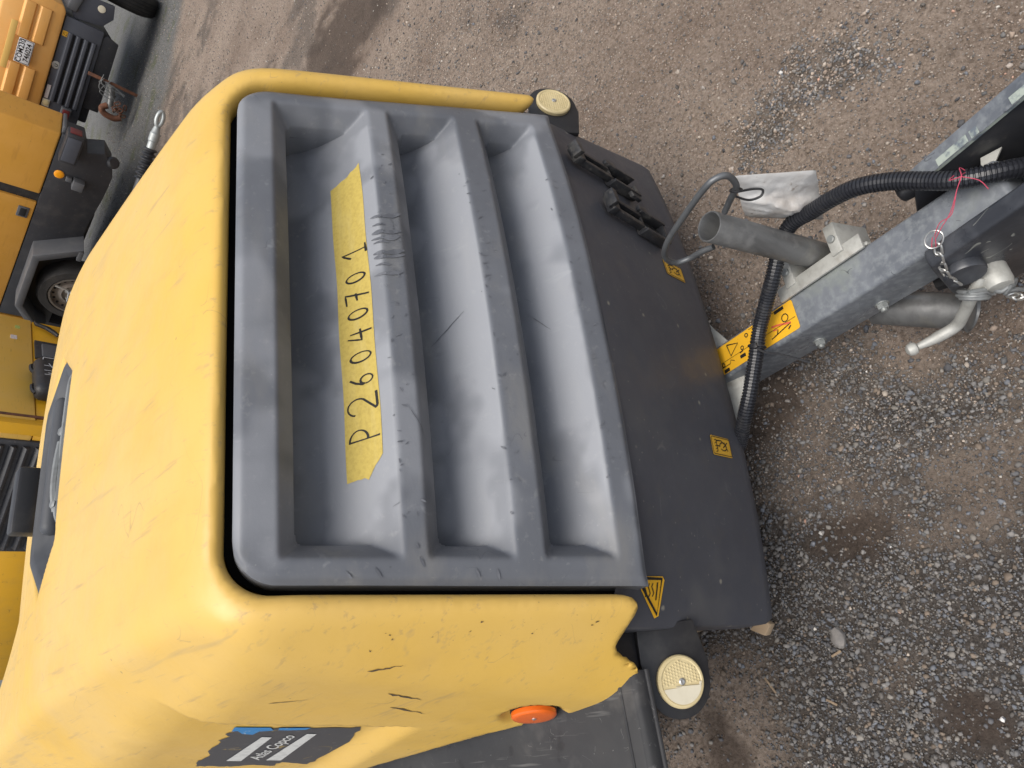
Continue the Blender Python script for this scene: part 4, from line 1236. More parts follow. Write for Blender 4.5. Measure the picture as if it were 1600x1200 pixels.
yzprism('fork_floor', [(-.44, .165), (-.60, .13), (-.95, .29), (-.95, .31), (-.60, .15), (-.44, .185)], -0.046, 0.058, M_DARK, comp, 0.0)
g = G(); g.box((0.075, -0.487, 0.345), (0.030, 0.035, 0.035), bev=0.010, seg=4); g.build('rubber_buffer', M_BLACK, comp)
g = G(); g.prism([(0.035, -.590), (0.052, -.595), (0.052, -.625), (0.035, -.610)], 0.36, 0.364, lambda p, q, w: (p, q, w)); g.build('inner_bracket', M_CAST, comp)
g = G(); g.disc((-.090, -.505, .300), (-1, 0, .1), [(0.03, -.015), (0.032, 0.0), (0.03, 0.004)], 24); g.build('ear_plate', M_BEAMSIDE, comp)

# pivot pin, clamp lever, coiled line, chain
g = G(); g.disc((-0.070, -0.532, 0.243), (-1, -0.05, 0.02), [(0.021, 0.0), (0.024, 0.006), (0.0235, 0.036), (0.020, 0.044), (0.012, 0.046)], 28)
pin = g.build('pivot_pin', M_CAST, comp)
lp = spline([(-.090, -.520, .262), (-.106, -.492, .236), (-.114, -.466, .196), (-.121, -.442, .166), (-.128, -.405, .166), (-.135, -.370, .178)], 8)
g = G(); g.tube(lp, [0.0105] * (len(lp) - 10) + [0.0105 - 0.0006 * i for i in range(10)], 14)
g.disc((-.1355, -.366, .1795), (-.1, .95, .3), [(0.004, -0.011), (0.0105, -0.007), (0.0125, 0.0), (0.0105, 0.007), (0.004, 0.011)], 18)
lever = g.build('clamp_lever', M_CAST, comp)
g = G()
nrm = Vector((0.75, -0.45, 0.35)).normalized(); u = nrm.orthogonal().normalized(); v = nrm.cross(u)
cc0 = Vector((-0.108, -0.497, 0.250))
pts = [cc0 + (u * math.cos(a) + v * math.sin(a)) * (0.021 + 0.0015 * math.sin(a * 0.37)) + nrm * (0.0035 * a / 6.28 - 0.006) for a in np.linspace(0, 6.28 * 3.1, 70)]
g.tube(pts, 0.0036, 8)
g.tube(spline([pts[-1], (-.112, -.522, .248), (-.118, -.532, .238), (-.112, -.548, .236), (-.106, -.555, .228), (-.112, -.545, .216), (-.12, -.535, .226), (-.115, -.55, .24)], 8), 0.0042, 8)
g.tube(spline([(-.118, -.54, .226), (-.117, -.552, .214), (-.116, -.558, .192)], 5), 0.0036, 8)
g.tube(spline([pts[0], (-.115, -.50, .265), (-.118, -.515, .262), (-.120, -.520, .245), (-.113, -.528, .235)], 6), 0.0022, 6)
g.build('coiled_line', M_WIRE, comp)
def chain_link(c, ax, nrm, L=0.022, Wd=0.0125, r=0.0022):
    ax = Vector(ax).normalized(); nrm = Vector(nrm); nrm = (nrm - ax * nrm.dot(ax)).normalized(); sd = ax.cross(nrm); c = Vector(c)
    h = L / 2 - Wd / 2
    P = [c + ax * (h + Wd / 2 * math.cos(a)) + sd * (Wd / 2 * math.sin(a)) for a in np.linspace(-math.pi / 2, math.pi / 2, 9)] + [c + ax * (-h + Wd / 2 * math.cos(a)) + sd * (Wd / 2 * math.sin(a)) for a in np.linspace(math.pi / 2, 3 * math.pi / 2, 9)]
    g = G(); g.tube(P, r, 7, closed=True); return g
cp = spline([(-.056, -.497, .378), (-.072, -.489, .355), (-.086, -.483, .322), (-.093, -.488, .290), (-.100, -.492, .268)], 12)
i_ = 0; acc = 0.0; last = Vector(cp[0]); first = None
for k_ in range(1, len(cp)):
    acc += (cp[k_] - cp[k_ - 1]).length
    if acc > 0.0165:
        acc = 0
        chain_link((cp[k_] + last) * 0.5, cp[k_] - last, (0.6, -0.5, 0.6) if i_ % 2 else (-0.5, 0.6, 0.55)).build('chain_link', M_SCREW, comp); last = cp[k_]; i_ += 1
for c, ax, nn in (((-.121, -.541, .206), (0, -.2, -1), (1, 0, 0)), ((-.1215, -.545, .193), (0, -.6, -1), (0, 1, .3)), ((-.122, -.553, .182), (0.2, -1, -.5), (1, 0, .4)), ((-.122, -.563, .180), (0, -1, .3), (0.2, .3, 1))):
    chain_link(c, ax, nn).build('chain_link', M_SCREW, comp)
c0 = Vector((-.050, -.497, .384))
g = G(); g.tube([c0 + Vector((0.014 * math.cos(a) * 0.8, 0.014 * math.sin(a), 0.003 + 0.008 * math.cos(a + .6))) for a in np.linspace(0, 6.283, 22)[:-1]], 0.0014, 6, closed=True); g.build('split_ring', M_SCREW, comp)
g = G()
for off in (0.0, 0.004):
    g.tube(spline([(-.052 + off, -.500, .392), (-.045 + off * 2, -.515, .404), (-.032 - off, -.535, .412), (-.010, -.555, .424), (.004, -.568, .430), (.012 + off * 3, -.570, .420), (.02, -.575, .405)], 6), 0.0007, 5)
g.tube(spline([(.004, -.568, .430), (-.012, -.585, .424), (-.03, -.590, .42)], 5), 0.0007, 5); g.tube(spline([(.004, -.568, .430), (.010, -.552, .426), (.022, -.560, .41)], 5), 0.0008, 5)
g.tube(spline([(-.052, -.500, .392), (-.060, -.494, .380), (-.055, -.488, .374), (-.044, -.496, .384)], 5), 0.0008, 5)
g.build('red_string', M_STRING, comp)

# tube under the beam, prop stand with clamp and wire handle
g = G(); g.tube([(-.005, -.32, .115), (-.055, -.405, .118), (-.092, -.465, .120)], 0.034, 24); tb = g.build('cross_tube', M_TUBE, comp)
g = G(); g.disc((-.092, -.465, .120), (-.57, -.82, .02), [(0.035, -0.002), (0.037, 0.002), (0.033, 0.004), (0.030, -0.002), (0.02, -0.004)], 24); g.build('tube_flange', M_TUBE, tb)
ta, tb_ = Vector((.092, -.300, .195)), Vector((.092, -.218, .536)); td = (tb_ - ta).normalized()
g = G()
L = (tb_ - ta).length
g.disc(ta, td, [(0.0275, 0.0), (0.0275, L - 0.001), (0.0268, L), (0.0250, L), (0.0244, L - 0.001), (0.0244, L - 0.22), (0.01, L - 0.22)], 40)
prop = g.build('prop_stand', M_TUBE, comp, True, 35)
g = G(); g.box(tb_ + td * -0.12 + Vector((-.012, .0, 0)), (0.012, 0.010, 0.006), bev=0.002); g.build('debris_flake', M_CAST, prop)
g = G()
g.prism([(.205, -.100), (.405, -.100), (.405, -.006), (.385, .006), (.225, .006), (.205, -.006)], 0.041, 0.048, lambda s, w, q: TB(s, q, w), 0.0015)
g.prism([(.205, .004), (.405, .004), (.405, .011), (.205, .011)], 0.032, 0.062, lambda s, w, q: TB(s, q, w), 0.0015)
cl = g.build('clamp_plate', M_CAST, comp, True, 35)
for s_ in (0.243, 0.358):
    g = G(); g.prism([(s_ - .016, -.075), (s_ + .016, -.075), (s_ + .012, .016), (s_ - .012, .016)], 0.049, 0.112, lambda s, w, q: TB(s, q, w), 0.002)
    g.build('clamp_jaw', M_CAST, cl, True, 35)
    g = G(); g.disc(TB(s_, 0.080, 0.016), BU, [(0.0075, 0.0), (0.0075, 0.005), (0.0065, 0.006)], 14); g.build('bolt', M_GALV, cl)
wp = spline([(.078, -.196, .492), (.084, -.171, .489), (.09, -.140, .480), (.09, -.116, .492), (.09, -.116, .525), (.09, -.146, .563), (.09, -.212, .606), (.09, -.274, .640), (.092, -.298, .643), (.094, -.312, .628), (.094, -.306, .592), (.096, -.282, .568), (.098, -.254, .540)], 8)
g = G(); g.tube(wp, 0.0056, 12); g.build('wire_handle', mat('dull_steel_rod', (0.14, 0.147, 0.152), 0.45, metal=0.5, layers=(('noise', 30.0, 0.45, 0.7, (0.085, 0.09, 0.095), 0.8), ('spots', 40.0, 0.1, 0.04, (0.4, 0.4, 0.38), 0.6))), prop)
def cable_tie(name, pts, w):
    g = G(); P = spline(pts, 8)
    g.tube(P, w, 6); return g.build(name, M_BLACK, prop)
cable_tie('cable_tie', [(.088, -.300, .590), (.100, -.290, .582), (.105, -.296, .574), (.092, -.308, .580), (.084, -.306, .590), (.088, -.298, .592), (.094, -.302, .575), (.098, -.318, .553), (.096, -.326, .540), (.090, -.318, .536), (.088, -.302, .548), (.092, -.292, .572)], 0.0021)

cpth = spline([(-.21, .10, .16), (-.207, .035, .185), (-.200, .000, .205), (-.165, -.045, .245), (-.120, -.082, .262), (-.060, -.115, .266), (-.010, -.140, .268), (.030, -.180, .290), (.060, -.215, .312), (.105, -.255, .330), (.128, -.290, .342), (.122, -.335, .356), (.110, -.385, .380), (.096, -.430, .395), (.074, -.478, .396), (.045, -.520, .396), (.018, -.560, .398), (.005, -.610, .385), (.0, -.68, .345), (.0, -.78, .33)], 40)
# even spacing for the ribs
Lc = [0.0]
for i in range(1, len(cpth)): Lc.append(Lc[-1] + (cpth[i] - cpth[i - 1]).length)
ns = int(Lc[-1] / 0.00105)
xs_ = np.linspace(0, Lc[-1], ns); CP = np.array([p[:] for p in cpth])
cpp = np.stack([np.interp(xs_, Lc, CP[:, i]) for i in range(3)], -1)
rad = np.where((np.arange(ns) % 6) < 4, 0.0152, 0.0130)
g = G(); g.tube(cpp, list(rad), 14); g.build('corrugated_conduit', M_CONDUIT, comp, True, 25)
g = G()
i0 = int(np.argmin(np.linalg.norm(cpp - np.array([-.040, -.125, .267]), axis=1)))
c0 = Vector(cpp[i0]); dd = (Vector(cpp[i0 + 4]) - c0).normalized(); u = dd.orthogonal().normalized(); v = dd.cross(u)
g.tube([c0 + (u * math.cos(a) + v * math.sin(a)) * 0.0163 for a in np.linspace(0, 6.283, 24)[:-1]], 0.0024, 6, closed=True)
g.box(c0 + Vector((-.004, -.004, .016)), (0.010, 0.008, 0.008), bev=0.001)
g.tube(spline([c0 + Vector((0, 0, .016)), c0 + Vector((-.020, -.014, .010)), c0 + Vector((-.034, -.040, -.010)), c0 + Vector((-.060, -.075, -.035))], 6), 0.0024, 6)
g.build('cable_tie', M_BLACK, comp)

# plug wrapped in a thin plastic bag
def bag():
    # thin crumpled sleeve hanging beside the stand: upper flap is flat, the lower half gathers round the plug
    c00, c10, c11, c01 = [Vector(p) for p in ((.150, -.290, .542), (.150, -.385, .425), (.165, -.318, .235), (.150, -.238, .415))]
    nu, nv = 30, 30
    V = []; F = []
    for side in (0, 1):
        for j in range(nv + 1):
            for i in range(nu + 1):
                u, v = i / nu, j / nv
                p = (c00 * (1 - u) + c10 * u) * (1 - v) + (c01 * (1 - u) + c11 * u) * v
                e = min(u, 1 - u, v, 1 - v) * 2
                puff = (0.030 * (max(e, 0) ** 0.5)) * (0.25 + 0.75 * sst(0.35, 0.6, np.array(v)))
                cr = 0.022 * (float(fbm(np.array(u * 3 + side * 9), np.array(v * 3), 2.0, 61)) - 0.5) + 0.026 * abs(float(fbm(np.array(u * 2 + 5), np.array(v * 6 + side), 2.2, 71)) - 0.5) * (1 if v > 0.35 else 0.3)
                n = Vector((-1, -0.25, 0.35)).normalized()
                jit = 0.006 * (float(fbm(np.array(u * 7), np.array(v * 7), 1.0, 33)) - 0.5)
                V.append(p + n * ((puff * (1 if side == 0 else -0.6)) + cr * e) + Vector((0, jit, jit)))
        b0 = side * (nu + 1) * (nv + 1)
        for j in range(nv):
            for i in range(nu):
                a = b0 + j * (nu + 1) + i
                F.append((a, a + 1, a + nu + 2, a + nu + 1))
    g = G().add(V, F)
    return g.build('plastic_bag', M_BAG, comp, True, 50)
bag()

# ------------------------------------------------------------------ timber under the corner, splinters, one bigger stone
g = G(); g.box((-.486, .350, .098), (0.105, 0.40, 0.196), Matrix.Rotation(math.radians(6), 3, 'Z') @ Matrix.Rotation(math.radians(3), 3, 'Y'), bev=0.006)
o = g.build('timber_block', M_WOOD); tag(o, 'rough timber block propping the left corner of the yellow compressor', 'timber')
g = G(); g.prism([(-.575, .150), (-.552, .130), (-.535, .15), (-.556, .185)], 0.0, 0.025, lambda p, q, w: (p, q, w + 0.004), 0.004)
o = g.build('timber_offcut', M_WOOD); tag(o, 'small pale timber offcut beside the propping block on the ground', 'timber')
for i, (x, y, L, a, lab) in enumerate(((-.675, .185, .045, 30, 'wood splinter lying nearest the lower round reflector'), (-.63, .02, .030, 110, 'wood splinter in front of the timber offcut'), (-.72, .06, .028, 60, 'thin wood splinter on brown earth left of the offcut'))):
    g = G(); z = float(gz(np.array(x), np.array(y)))
    g.box((x, y, z + 0.004), (L * 0.85, 0.005, 0.003), Matrix.Rotation(math.radians(a), 3, 'Z') @ Matrix.Rotation(math.radians(6), 3, 'Y'), bev=0.001)
    tag(g.build('wood_splinter', M_SPLINTER), lab, 'splinter', 'wood splinters near the timber block')
bm = bmesh.new(); bmesh.ops.create_icosphere(bm, subdivisions=2, radius=1.0)
r_ = random.Random(3)
for v_ in bm.verts: v_.co = Vector((v_.co.x * .021, v_.co.y * .016, v_.co.z * .012)) * r_.uniform(.86, 1.1)
g = G(); g.bm(bm, Matrix.Translation((-.60, .002, .006)))
o = g.build('stone', mat('grey_stone', (0.16, 0.15, 0.14), 0.85, layers=(('noise', 60, .4, .7, (0.24, 0.22, 0.2), .7),), bump=(150, .5, .002)), None, True, 25); tag(o, 'single larger grey stone just past the deck corner', 'stone')

# ------------------------------------------------------------------ background: tow eye
te = root('tow_bar', (2.45, 2.75, 0.0), 0, 'galvanised tow bar with ring eye and black bellows behind the yellow canopy', 'tow bar')
e0 = Vector((2.70, 2.685, 0.575)); dirv = Vector((-0.67, 0.74, 0.0)).normalized(); sdv = dirv.cross(Vector((0, 0, 1))).normalized(); upv = sdv.cross(dirv)
P = [e0 + dirv * (0.038 + 0.042 * math.cos(a)) + upv * (0.016 * math.sin(a)) for a in np.linspace(0, 6.283, 26)[:-1]]
g = G(); g.tube(P, 0.012, 10, closed=True); g.build('ring_eye', M_GALV, te)
g = G(); g.tube([e0 + dirv * t for t in (0.085, 0.12, 0.125, 0.17, 0.175, 0.22)], [0.017, 0.024, 0.028, 0.028, 0.024, 0.024], 18); g.build('coupling_shank', M_GALV, te)
bp = [e0 + dirv * t for t in np.linspace(0.215, 0.40, 60)]
g = G(); g.tube(bp, [0.032 + 0.008 * math.sin(i * 2 * math.pi / 9.5) for i in range(60)], 18); g.build('bellows', M_BLACK, te)
g = G(); g.tube([e0 + dirv * 0.39, e0 + dirv * 0.95], 0.026, 16); g.tube([e0 + dirv * 0.9, Vector((*(e0 + dirv * 0.9).xy, 0.0))], 0.03, 14)
g.disc(Vector((*(e0 + dirv * 0.9).xy, 0.0)), (0, 0, 1), [(0.08, 0.0), (0.08, 0.012), (0.03, 0.02)], 20); g.build('draw_tube', M_CHASSIS, te)

# ------------------------------------------------------------------ background machines (built in their own frames)
def lbox(name, x0, x1, y0, y1, z0, z1, m, parent, bev=0.01, seg=2):
    g = G(); g.box(((x0 + x1) / 2, (y0 + y1) / 2, (z0 + z1) / 2), (abs(x1 - x0), abs(y1 - y0), abs(z1 - z0)), bev=bev, seg=seg); return g.build(name, m, parent)
def xz(name, poly, y0, y1, m, parent, bev=0.0):
    g = G(); g.prism(poly, y0, y1, lambda p, q, w: (p, w, q), bev); return g.build(name, m, parent)

def wheel_xz(parent, cx, cz, y_face, R=0.30, wdt=0.18, holes=18):
    """wheel whose face looks to -y"""
    g = G(); g.disc((cx, y_face + 0.02, cz), (0, 1, 0), [(R * 0.62, wdt * 0.6), (R * 0.66, 0.0), (R * 0.72, -0.018), (R * 0.92, -0.012), (R * 0.985, 0.02), (R, 0.05), (R, wdt - 0.04), (R * 0.93, wdt)], 48); wh = g.build('wheel', M_TYRE, parent)
    g = G(); g.disc((cx, y_face + 0.018, cz), (0, -1, 0), [(R * 0.70, -0.02), (R * 0.68, 0.012), (R * 0.63, 0.010), (R * 0.60, -0.02), (R * 0.50, -0.03), (R * 0.34, -0.005), (R * 0.30, -0.025), (R * 0.12, -0.02)], 48); g.build('rim', M_RIM, wh)
    g = G()
    for i in range(holes):
        a = 2 * math.pi * i / holes
        g.disc((cx + R * 0.55 * math.cos(a), y_face + 0.040, cz + R * 0.55 * math.sin(a)), (0, -1, 0), [(0.011, 0.0), (0.011, 0.006)], 10)
    o = g.build('rim_holes', M_DARK, wh); o['kind'] = 'stuff'
    g = G(); g.disc((cx, y_face + 0.04, cz), (0, -1, 0), [(0.05, 0.0), (0.05, 0.022), (0.044, 0.028)], 20)
    for i in range(5):
        a = 2 * math.pi * i / 5
        g.disc((cx + 0.07 * math.cos(a), y_face + 0.04, cz + 0.07 * math.sin(a)), (0, -1, 0), [(0.016, 0.0), (0.016, 0.015)], 6)
    g.build('hub', M_CAST, wh)
    return wh

# --- orange machine with black chassis, wheel side towards us
B = root('box_compressor', (3.366, 5.803, 0.0), math.radians(-71), 'orange box compressor on black chassis with mudguarded wheel, door handle and amber reflector', 'compressor', local=True)
xz('chassis', [(-.57, .36), (.64, .365), (.96, .335), (1.18, .33), (1.28, .36), (1.375, .44), (1.33, .56), (1.42, .60), (1.42, .757), (-.57, .757)], 0.0, 0.22, M_CHASSIS, B, 0.006)
lbox('chassis_box', -.57, .62, .22, 1.25, .30, .757, M_CHASSIS, B, 0.01)
g = G(); g.prism([(0.815, -0.004), (1.415, -0.004), (1.47, 0.22), (0.80, 1.10), (0.70, 1.10), (0.70, 0.3)], 0.762, 1.55, lambda p, q, w: (p, q, w), 0.015, 3); g.build('canopy', M_ORCAN, B)
d_ = lbox('door', -0.57, 0.725, -0.004, 1.25, 0.762, 1.55, M_ORCAN, B, 0.012, 2)
lbox('door_gap', 0.70, 0.84, 0.02, 0.30, 0.758, 1.54, M_BLACK, B, 0.0)
g = G()
hx, hz = 0.60, 0.832
g.box((hx, -0.006, hz), (0.105, 0.016, 0.080), bev=0.006); hd = g.build('door_handle', M_MUDG, d_)
g = G(); g.box((hx, -0.0145, hz), (0.075, 0.006, 0.045), bev=0.002); g.build('handle_recess', M_DARK, d_)
for sx in (-.049, .049):
    pass
g = G(); g.disc((1.057, 0.0, .686), (0, -1, 0), [(0.036, 0.0), (0.036, 0.008), (0.031, 0.012), (0.01, 0.013)], 28); g.build('amber_reflector', M_AMBER, B)
lbox('step_bracket', 0.99, 1.075, -0.07, 0.0, .505, .585, M_MUDG, B, 0.006)
lbox('bracket_stub', 1.03, 1.07, -0.035, 0.0, .595, .635, M_MUDG, B, 0.004)
g = G(); g.box((1.365, -0.045, .678), (0.27, 0.12, 0.120), bev=0.012); lb = g.build('tail_lamp_housing', M_CHASSIS, B)
lbox('lamp_face', 1.255, 1.475, -0.110, -0.104, .632, .725, M_SLATE, lb, 0.003)
lbox('lamp_lens', 1.499, 1.506, -0.08, 0.0, .64, .72, M_REDLENS, lb, 0.002)
g = G(); g.disc((1.30, 0.03, .37), (0.6, -0.7, -0.2), [(0.05, 0.0), (0.05, 0.03), (0.035, 0.045)], 18); g.build('rubber_buffer', M_BLACK, B)
lbox('rear_rail', 1.40, 1.475, 0.02, 0.23, .735, .760, M_MUDG, B, 0.006)
ar_o = [(.52, .36), (.325, .695), (-.275, .690), (-.475, .545), (-.56, .40)]; ar_i = [(-.50, .40), (-.425, .51), (-.255, .632), (.282, .636), (.455, .36)]
xz('mudguard', ar_o + ar_i, -0.20, 0.01, M_MUDG, B, 0.008)
lbox('mudguard_clip', 0.39, 0.49, -0.205, -0.12, .352, .39, M_MUDG, B, 0.006)
wheel_xz(B, -0.05, 0.285, -0.17, 0.295)
g = G(); g.tube(spline([(.06, -.20, .46), (.06, -.21, .42), (.05, -.22, .36), (-.005, -.23, .345), (-.06, -.23, .34)], 5), 0.009, 8); g.build('brace_rod', M_SCREW, B)
g = G(); g.tube([(-.06, -.23, .34), (-.075, -.23, .30), (-.085, -.235, .26), (-.09, -.24, .12)], [0.012, 0.020, 0.022, 0.022], 14); g.build('rod_grip', M_MUDG, B)

# --- pale orange machine with slatted grille and number plate
A = root('grille_compressor', (5.639, 5.048, 0.0), math.radians(-55), 'pale orange compressor with slate grille and white number plate COM230 746024', 'compressor', local=True)
lbox('tail_panel', -0.90, 0.06, 0.0, 0.10, .44, .765, M_SLATE, A, 0.012)
for i, z in enumerate((.690, .625, .560, .495)):
    g = G(); g.prism([(0.0, z + .026), (-.022, z + .012), (-.022, z - .012), (0.0, z - .026)], -.745, -.075, lambda p, q, w: (w, p, q), 0.002); g.build('slat', M_SLATE, A)
    if i < 3: lbox('slot', -.742, -.078, -.003, .02, z - .042, z - .024, M_DARK, A, 0.0)
xz('skirt', [(-.70, .44), (.0, .44), (.035, .40), (.0, .30), (-.70, .295)], 0.03, 0.06, M_CHASSIS, A, 0.004)
lbox('chassis', -0.86, 0.03, 0.08, 1.6, .36, .765, M_CHASSIS, A, 0.02)
can = xz('canopy', [(-.93, .772), (.085, .772), (.135, .80), (.155, 1.02), (.09, 1.18), (-.05, 1.24), (-.90, 1.24), (-.97, 1.16), (-.97, .83)], -0.03, 1.6, M_ORCANP, A, 0.02)
for (x0, x1, z0) in ((-.90, -.52, .865), (-.90, -.52, .985), (-.28, .05, .865), (-.28, .05, .985)):
    g = G(); g.prism([(-0.028, z0), (-.048, z0 + .012), (-.050, z0 + .085), (-.028, z0 + .105)], x0, x1, lambda p, q, w: (w, p, q), 0.004); g.build('rib', M_ORCANP, can)
pl = lbox('number_plate', -.505, -.285, -.062, -.055, .935, 1.055, M_PLATE, A, 0.003)
for body, z in (('COM230', 1.022), ('746024', .968)):
    V2, F2 = text_mesh(body, 0.058, 0, 1.0, bold=0.0008)
    g = G(); g.add([(-.395 + x * .95, -.0635, z + y * 1.0) for x, y, _ in V2], F2); g.build('plate_lettering', M_PRINT, pl, False)
fr = rrect(-.395, .995, .208, .110, .012); V2, F2 = ribbon(fr + [fr[0]], 0.004); g = G(); g.add([(x, -.0632, z) for x, z in V2], F2); g.build('plate_border', M_PRINT, pl, False)
lbox('pale_strip', -.60, -.16, -.053, -.048, 1.09, 1.14, mat('pale_yellow_tape', (0.72, 0.47, 0.13), 0.6), A, 0.002)
lbox('label', -.735, -.605, -.004, 0.0, .725, .755, M_PINKLABEL, A, 0.0)
lbox('reflector_base', -.815, -.745, -.006, 0.0, .70, .762, M_CREAM2, A, 0.002)
g = G(); g.disc((-.78, -.006, .731), (0, -1, 0), [(0.026, 0), (0.026, 0.006), (0.02, 0.008)], 20); g.build('round_reflector', M_CREAM, A)
lbox('warning_label', -.125, -.075, -.004, 0.0, .715, .757, M_STICKER, A, 0.0)
g = G(); V2, F2 = ribbon([(-.118, .722), (-.082, .722), (-.100, .750), (-.118, .722)], 0.004); g.add([(x, -.0052, z) for x, z in V2], F2); g.build('warning_print', M_PRINT, A, False)
g = G(); g.disc((-.405, 0.0, .735), (0, -1, 0), [(0.036, 0), (0.036, 0.004), (0.031, 0.007), (0.02, 0.007)], 26); em = g.build('round_emblem', M_CAST, A)
g = G(); V2, F2 = ribbon([(-.417, .745), (-.417, .727), (-.408, .722), (-.396, .727), (-.396, .745)], 0.006); g.add([(x, -.0085, z) for x, z in V2], F2); g.build('emblem_print', M_PRINT, em, False)
g = G(); g.box((-.80, -.03, .56), (0.10, 0.07, 0.085), bev=0.01); lh = g.build('tail_lamp', M_MUDG, A)
lbox('lamp_lens', -.845, -.765, -.072, -.064, .53, .59, M_REDLENS, lh, 0.004)
xz('corner_bracket', [(.06, .70), (.16, .76), (.30, .66), (.32, .42), (.20, .40), (.10, .47)], 0.03, 0.09, M_SLATE, A, 0.006)
g = G(); g.disc((.245, 0.03, .515), (0, -1, 0), [(0.033, 0), (0.033, 0.006), (0.02, 0.009)], 22); g.build('round_lamp', M_CREAM2, A)
xz('mudguard', [(.12, .78), (.50, .72), (.52, .62), (.30, .66), (.12, .70)], 0.0, 0.7, M_MUDG, A, 0.01)
g = G(); g.disc((.33, 0.55, .30), (1, 0, 0), [(0.15, -0.02), (0.22, -0.02), (0.28, 0.0), (0.30, 0.03), (0.30, 0.16), (0.28, 0.19), (0.22, 0.20), (0.15, 0.16)], 44); wh = g.build('wheel', M_TYRE, A)
g = G()
for k_ in range(4): g.tube([(.365 + .032 * k_, 0.55 + 0.3005 * math.cos(a), .30 + 0.3005 * math.sin(a)) for a in np.linspace(0, 6.283, 44)[:-1]], 0.003, 5, closed=True)
o = g.build('tread_grooves', M_DARK, wh); o['kind'] = 'stuff'
# rusty coupling hanging at its tail
g = G(); g.prism([(-.350, .49), (-.318, .49), (-.345, .045), (-.375, .045)], -.125, -.112, lambda p, q, w: (p, w, q), 0.002); g.build('rusty_bar', M_RUST, A)
g = G(); g.tube([(-.36, -.10, .27), (-.46, -.11, .25), (-.56, -.12, .24)], 0.030, 14); g.tube([(-.44, -.11, .25), (-.455, -.11, .25)], 0.038, 14); g.build('coupling_tube', M_TUBE, A)
g = G(); g.tube(spline([(-.56, -.12, .26), (-.60, -.12, .30), (-.645, -.12, .27), (-.66, -.12, .18), (-.63, -.12, .12)], 5), 0.030, 12); g.build('rusty_hook', M_RUST, A)
for q_ in range(9):
    r_ = random.Random(q_ + 60)
    c = (-.56 + r_.uniform(-.05, .07), -.15 + r_.uniform(-.03, .03), .20 - .012 * q_ + r_.uniform(-.02, .02))
    chain_link(c, (r_.uniform(-1, 1), r_.uniform(-.3, .3), r_.uniform(-1, 1)), (r_.uniform(-1, 1), 1, r_.uniform(-1, 1)), 0.055, 0.028, 0.0055).build('chain_link', M_RUST, A)
g = G(); r_ = random.Random(5)
for k_ in range(7): g.tube(spline([(-.33 + r_.uniform(-.04, .04), -.13, .33 + r_.uniform(-.05, .05)), (-.40 + r_.uniform(-.06, .06), -.15, .30 + r_.uniform(-.08, .08)), (-.44 + r_.uniform(-.09, .05), -.15, .22 + r_.uniform(-.09, .09))], 5), 0.004, 5)
g.build('wire_tangle', M_WIRE, A)

# --- old yellow machine on the left, seen over the canopy
Cc = root('corner_compressor', (1.390, 4.439, 0.0), math.radians(31.8), 'old yellow compressor with dark slatted side, black latch recess and black canister', 'compressor', local=True)
lbox('body', 0.0, 1.33, 0.0, 2.6, .684, 1.35, M_OLDYEL, Cc, 0.012)
lbox('lower_body', 0.006, 1.325, 0.008, 2.59, .28, .680, M_DEEPYEL, Cc, 0.006)
lbox('side_grille', -0.014, 0.03, .13, 1.13, .36, .875, M_CHASSIS, Cc, 0.008)
for i in range(7):
    z = .835 - i * .070
    g = G(); g.prism([(-.014, z + .030), (-.044, z + .004), (-.040, z - .012), (-.014, z - .016)], .17, 1.09, lambda p, q, w: (p, w, q), 0.002); g.build('slat', M_CHASSIS, Cc)
lbox('corner_post', -0.006, 0.05, -0.004, 0.09, .30, 1.34, M_DEEPYEL, Cc, 0.008)
xz('door_handle', [(1.255, .655), (1.275, .675), (1.235, .665), (1.205, .60), (1.150, .545), (1.120, .525), (1.135, .512), (1.175, .530), (1.225, .575)], -0.035, -0.01, M_BLACK, Cc, 0.004)
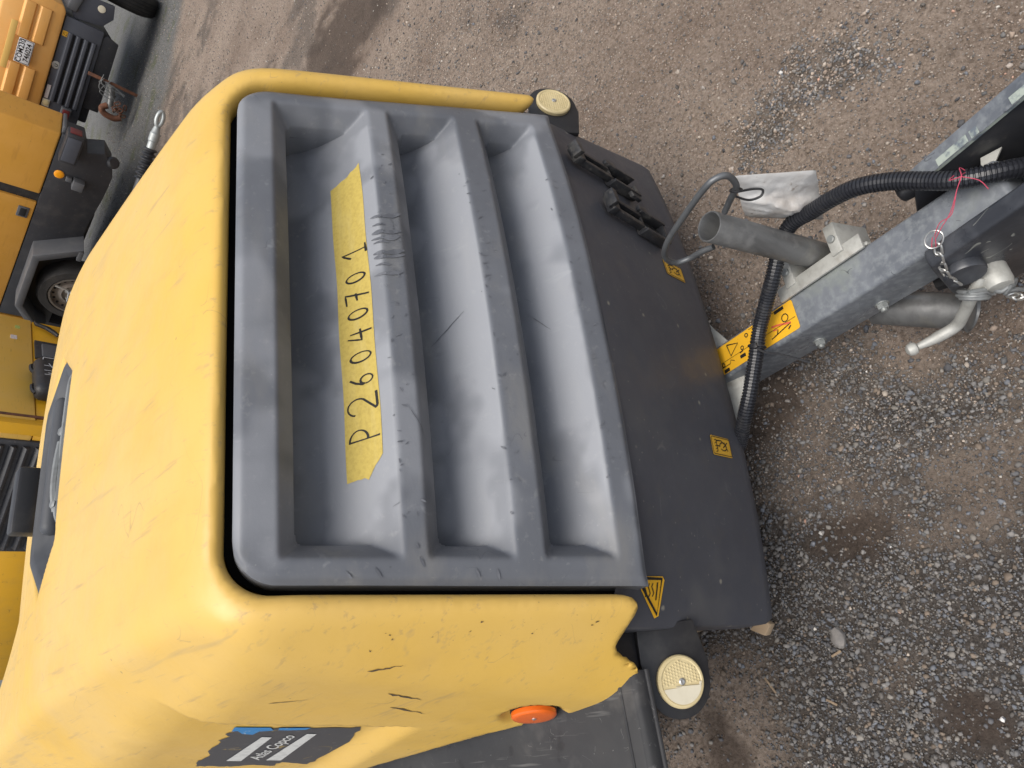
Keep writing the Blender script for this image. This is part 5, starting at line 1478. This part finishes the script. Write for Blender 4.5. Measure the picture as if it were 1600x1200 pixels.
lr = lbox('latch_panel', .800, 1.030, -0.012, 0.01, .40, .672, M_CHASSIS, Cc, 0.004)
g = G(); g.box((.905, -.012, .53), (0.165, 0.02, 0.20), bev=0.03, seg=4); g.build('latch_cup', M_MUDG, lr)
lbox('sticker', 1.165, 1.205, -0.004, 0.0, .76, .79, mat('green_sticker', (0.35, 0.42, 0.12), 0.5), Cc, 0.0)
lbox('paper_label', 1.01, 1.06, -0.004, 0.0, .78, .82, M_PINKLABEL, Cc, 0.0)
lbox('door_seam', .075, .10, -0.003, 0.02, .31, 1.34, M_RUST, Cc, 0.0)
g = G(); g.box((.435, -.075, .50), (0.40, 0.14, 0.42), bev=0.055, seg=5); cn = g.build('canister', M_BLACK, Cc)
for x in (.31, .55):
    g = G(); g.tube(spline([(x - .05, -.07, .700), (x - .02, -.07, .717), (x + .03, -.07, .719), (x + .05, -.07, .702)], 4), 0.012, 6); g.build('canister_handle', M_BLACK, cn)
g = G()
for pts in ([(.60, .66), (.60, .58)], [(.60, .66), (.57, .665)], [(.57, .60), (.57, .53)], [(.50, .66), (.50, .57)], [(.53, .63), (.48, .61)], [(.44, .66), (.44, .60), (.39, .60), (.39, .66)], [(.41, .64), (.41, .57)]):
    g = G(); V2, F2 = ribbon([(x, z) for x, z in pts], 0.006); g.add([(x, -.1465, z) for x, z in V2], F2)
    g.build('chalk_mark', M_CHALK, cn, False)
# window-like frame of a further orange machine between the two
D_ = root('frame_compressor', (3.165, 6.375, 0.0), math.radians(-71), 'orange framed machine with open grey bay, wedged behind the yellow one', 'compressor', local=True)
for nm, x0, x1, z0, z1 in (('frame_post', -.06, 0.02, .55, 1.4), ('frame_post', -.75, -.67, .55, 1.4), ('frame_rail', -.75, .02, .50, .58)):
    lbox(nm, x0, x1, 0.0, .9, z0, z1, M_ORCAN, D_, 0.008)
lbox('bay', -.68, -.05, 0.06, .9, .56, 1.4, M_MUDG, D_, 0.01)
lbox('chassis', -.75, .02, 0.02, .9, .18, .50, M_CHASSIS, D_, 0.01)
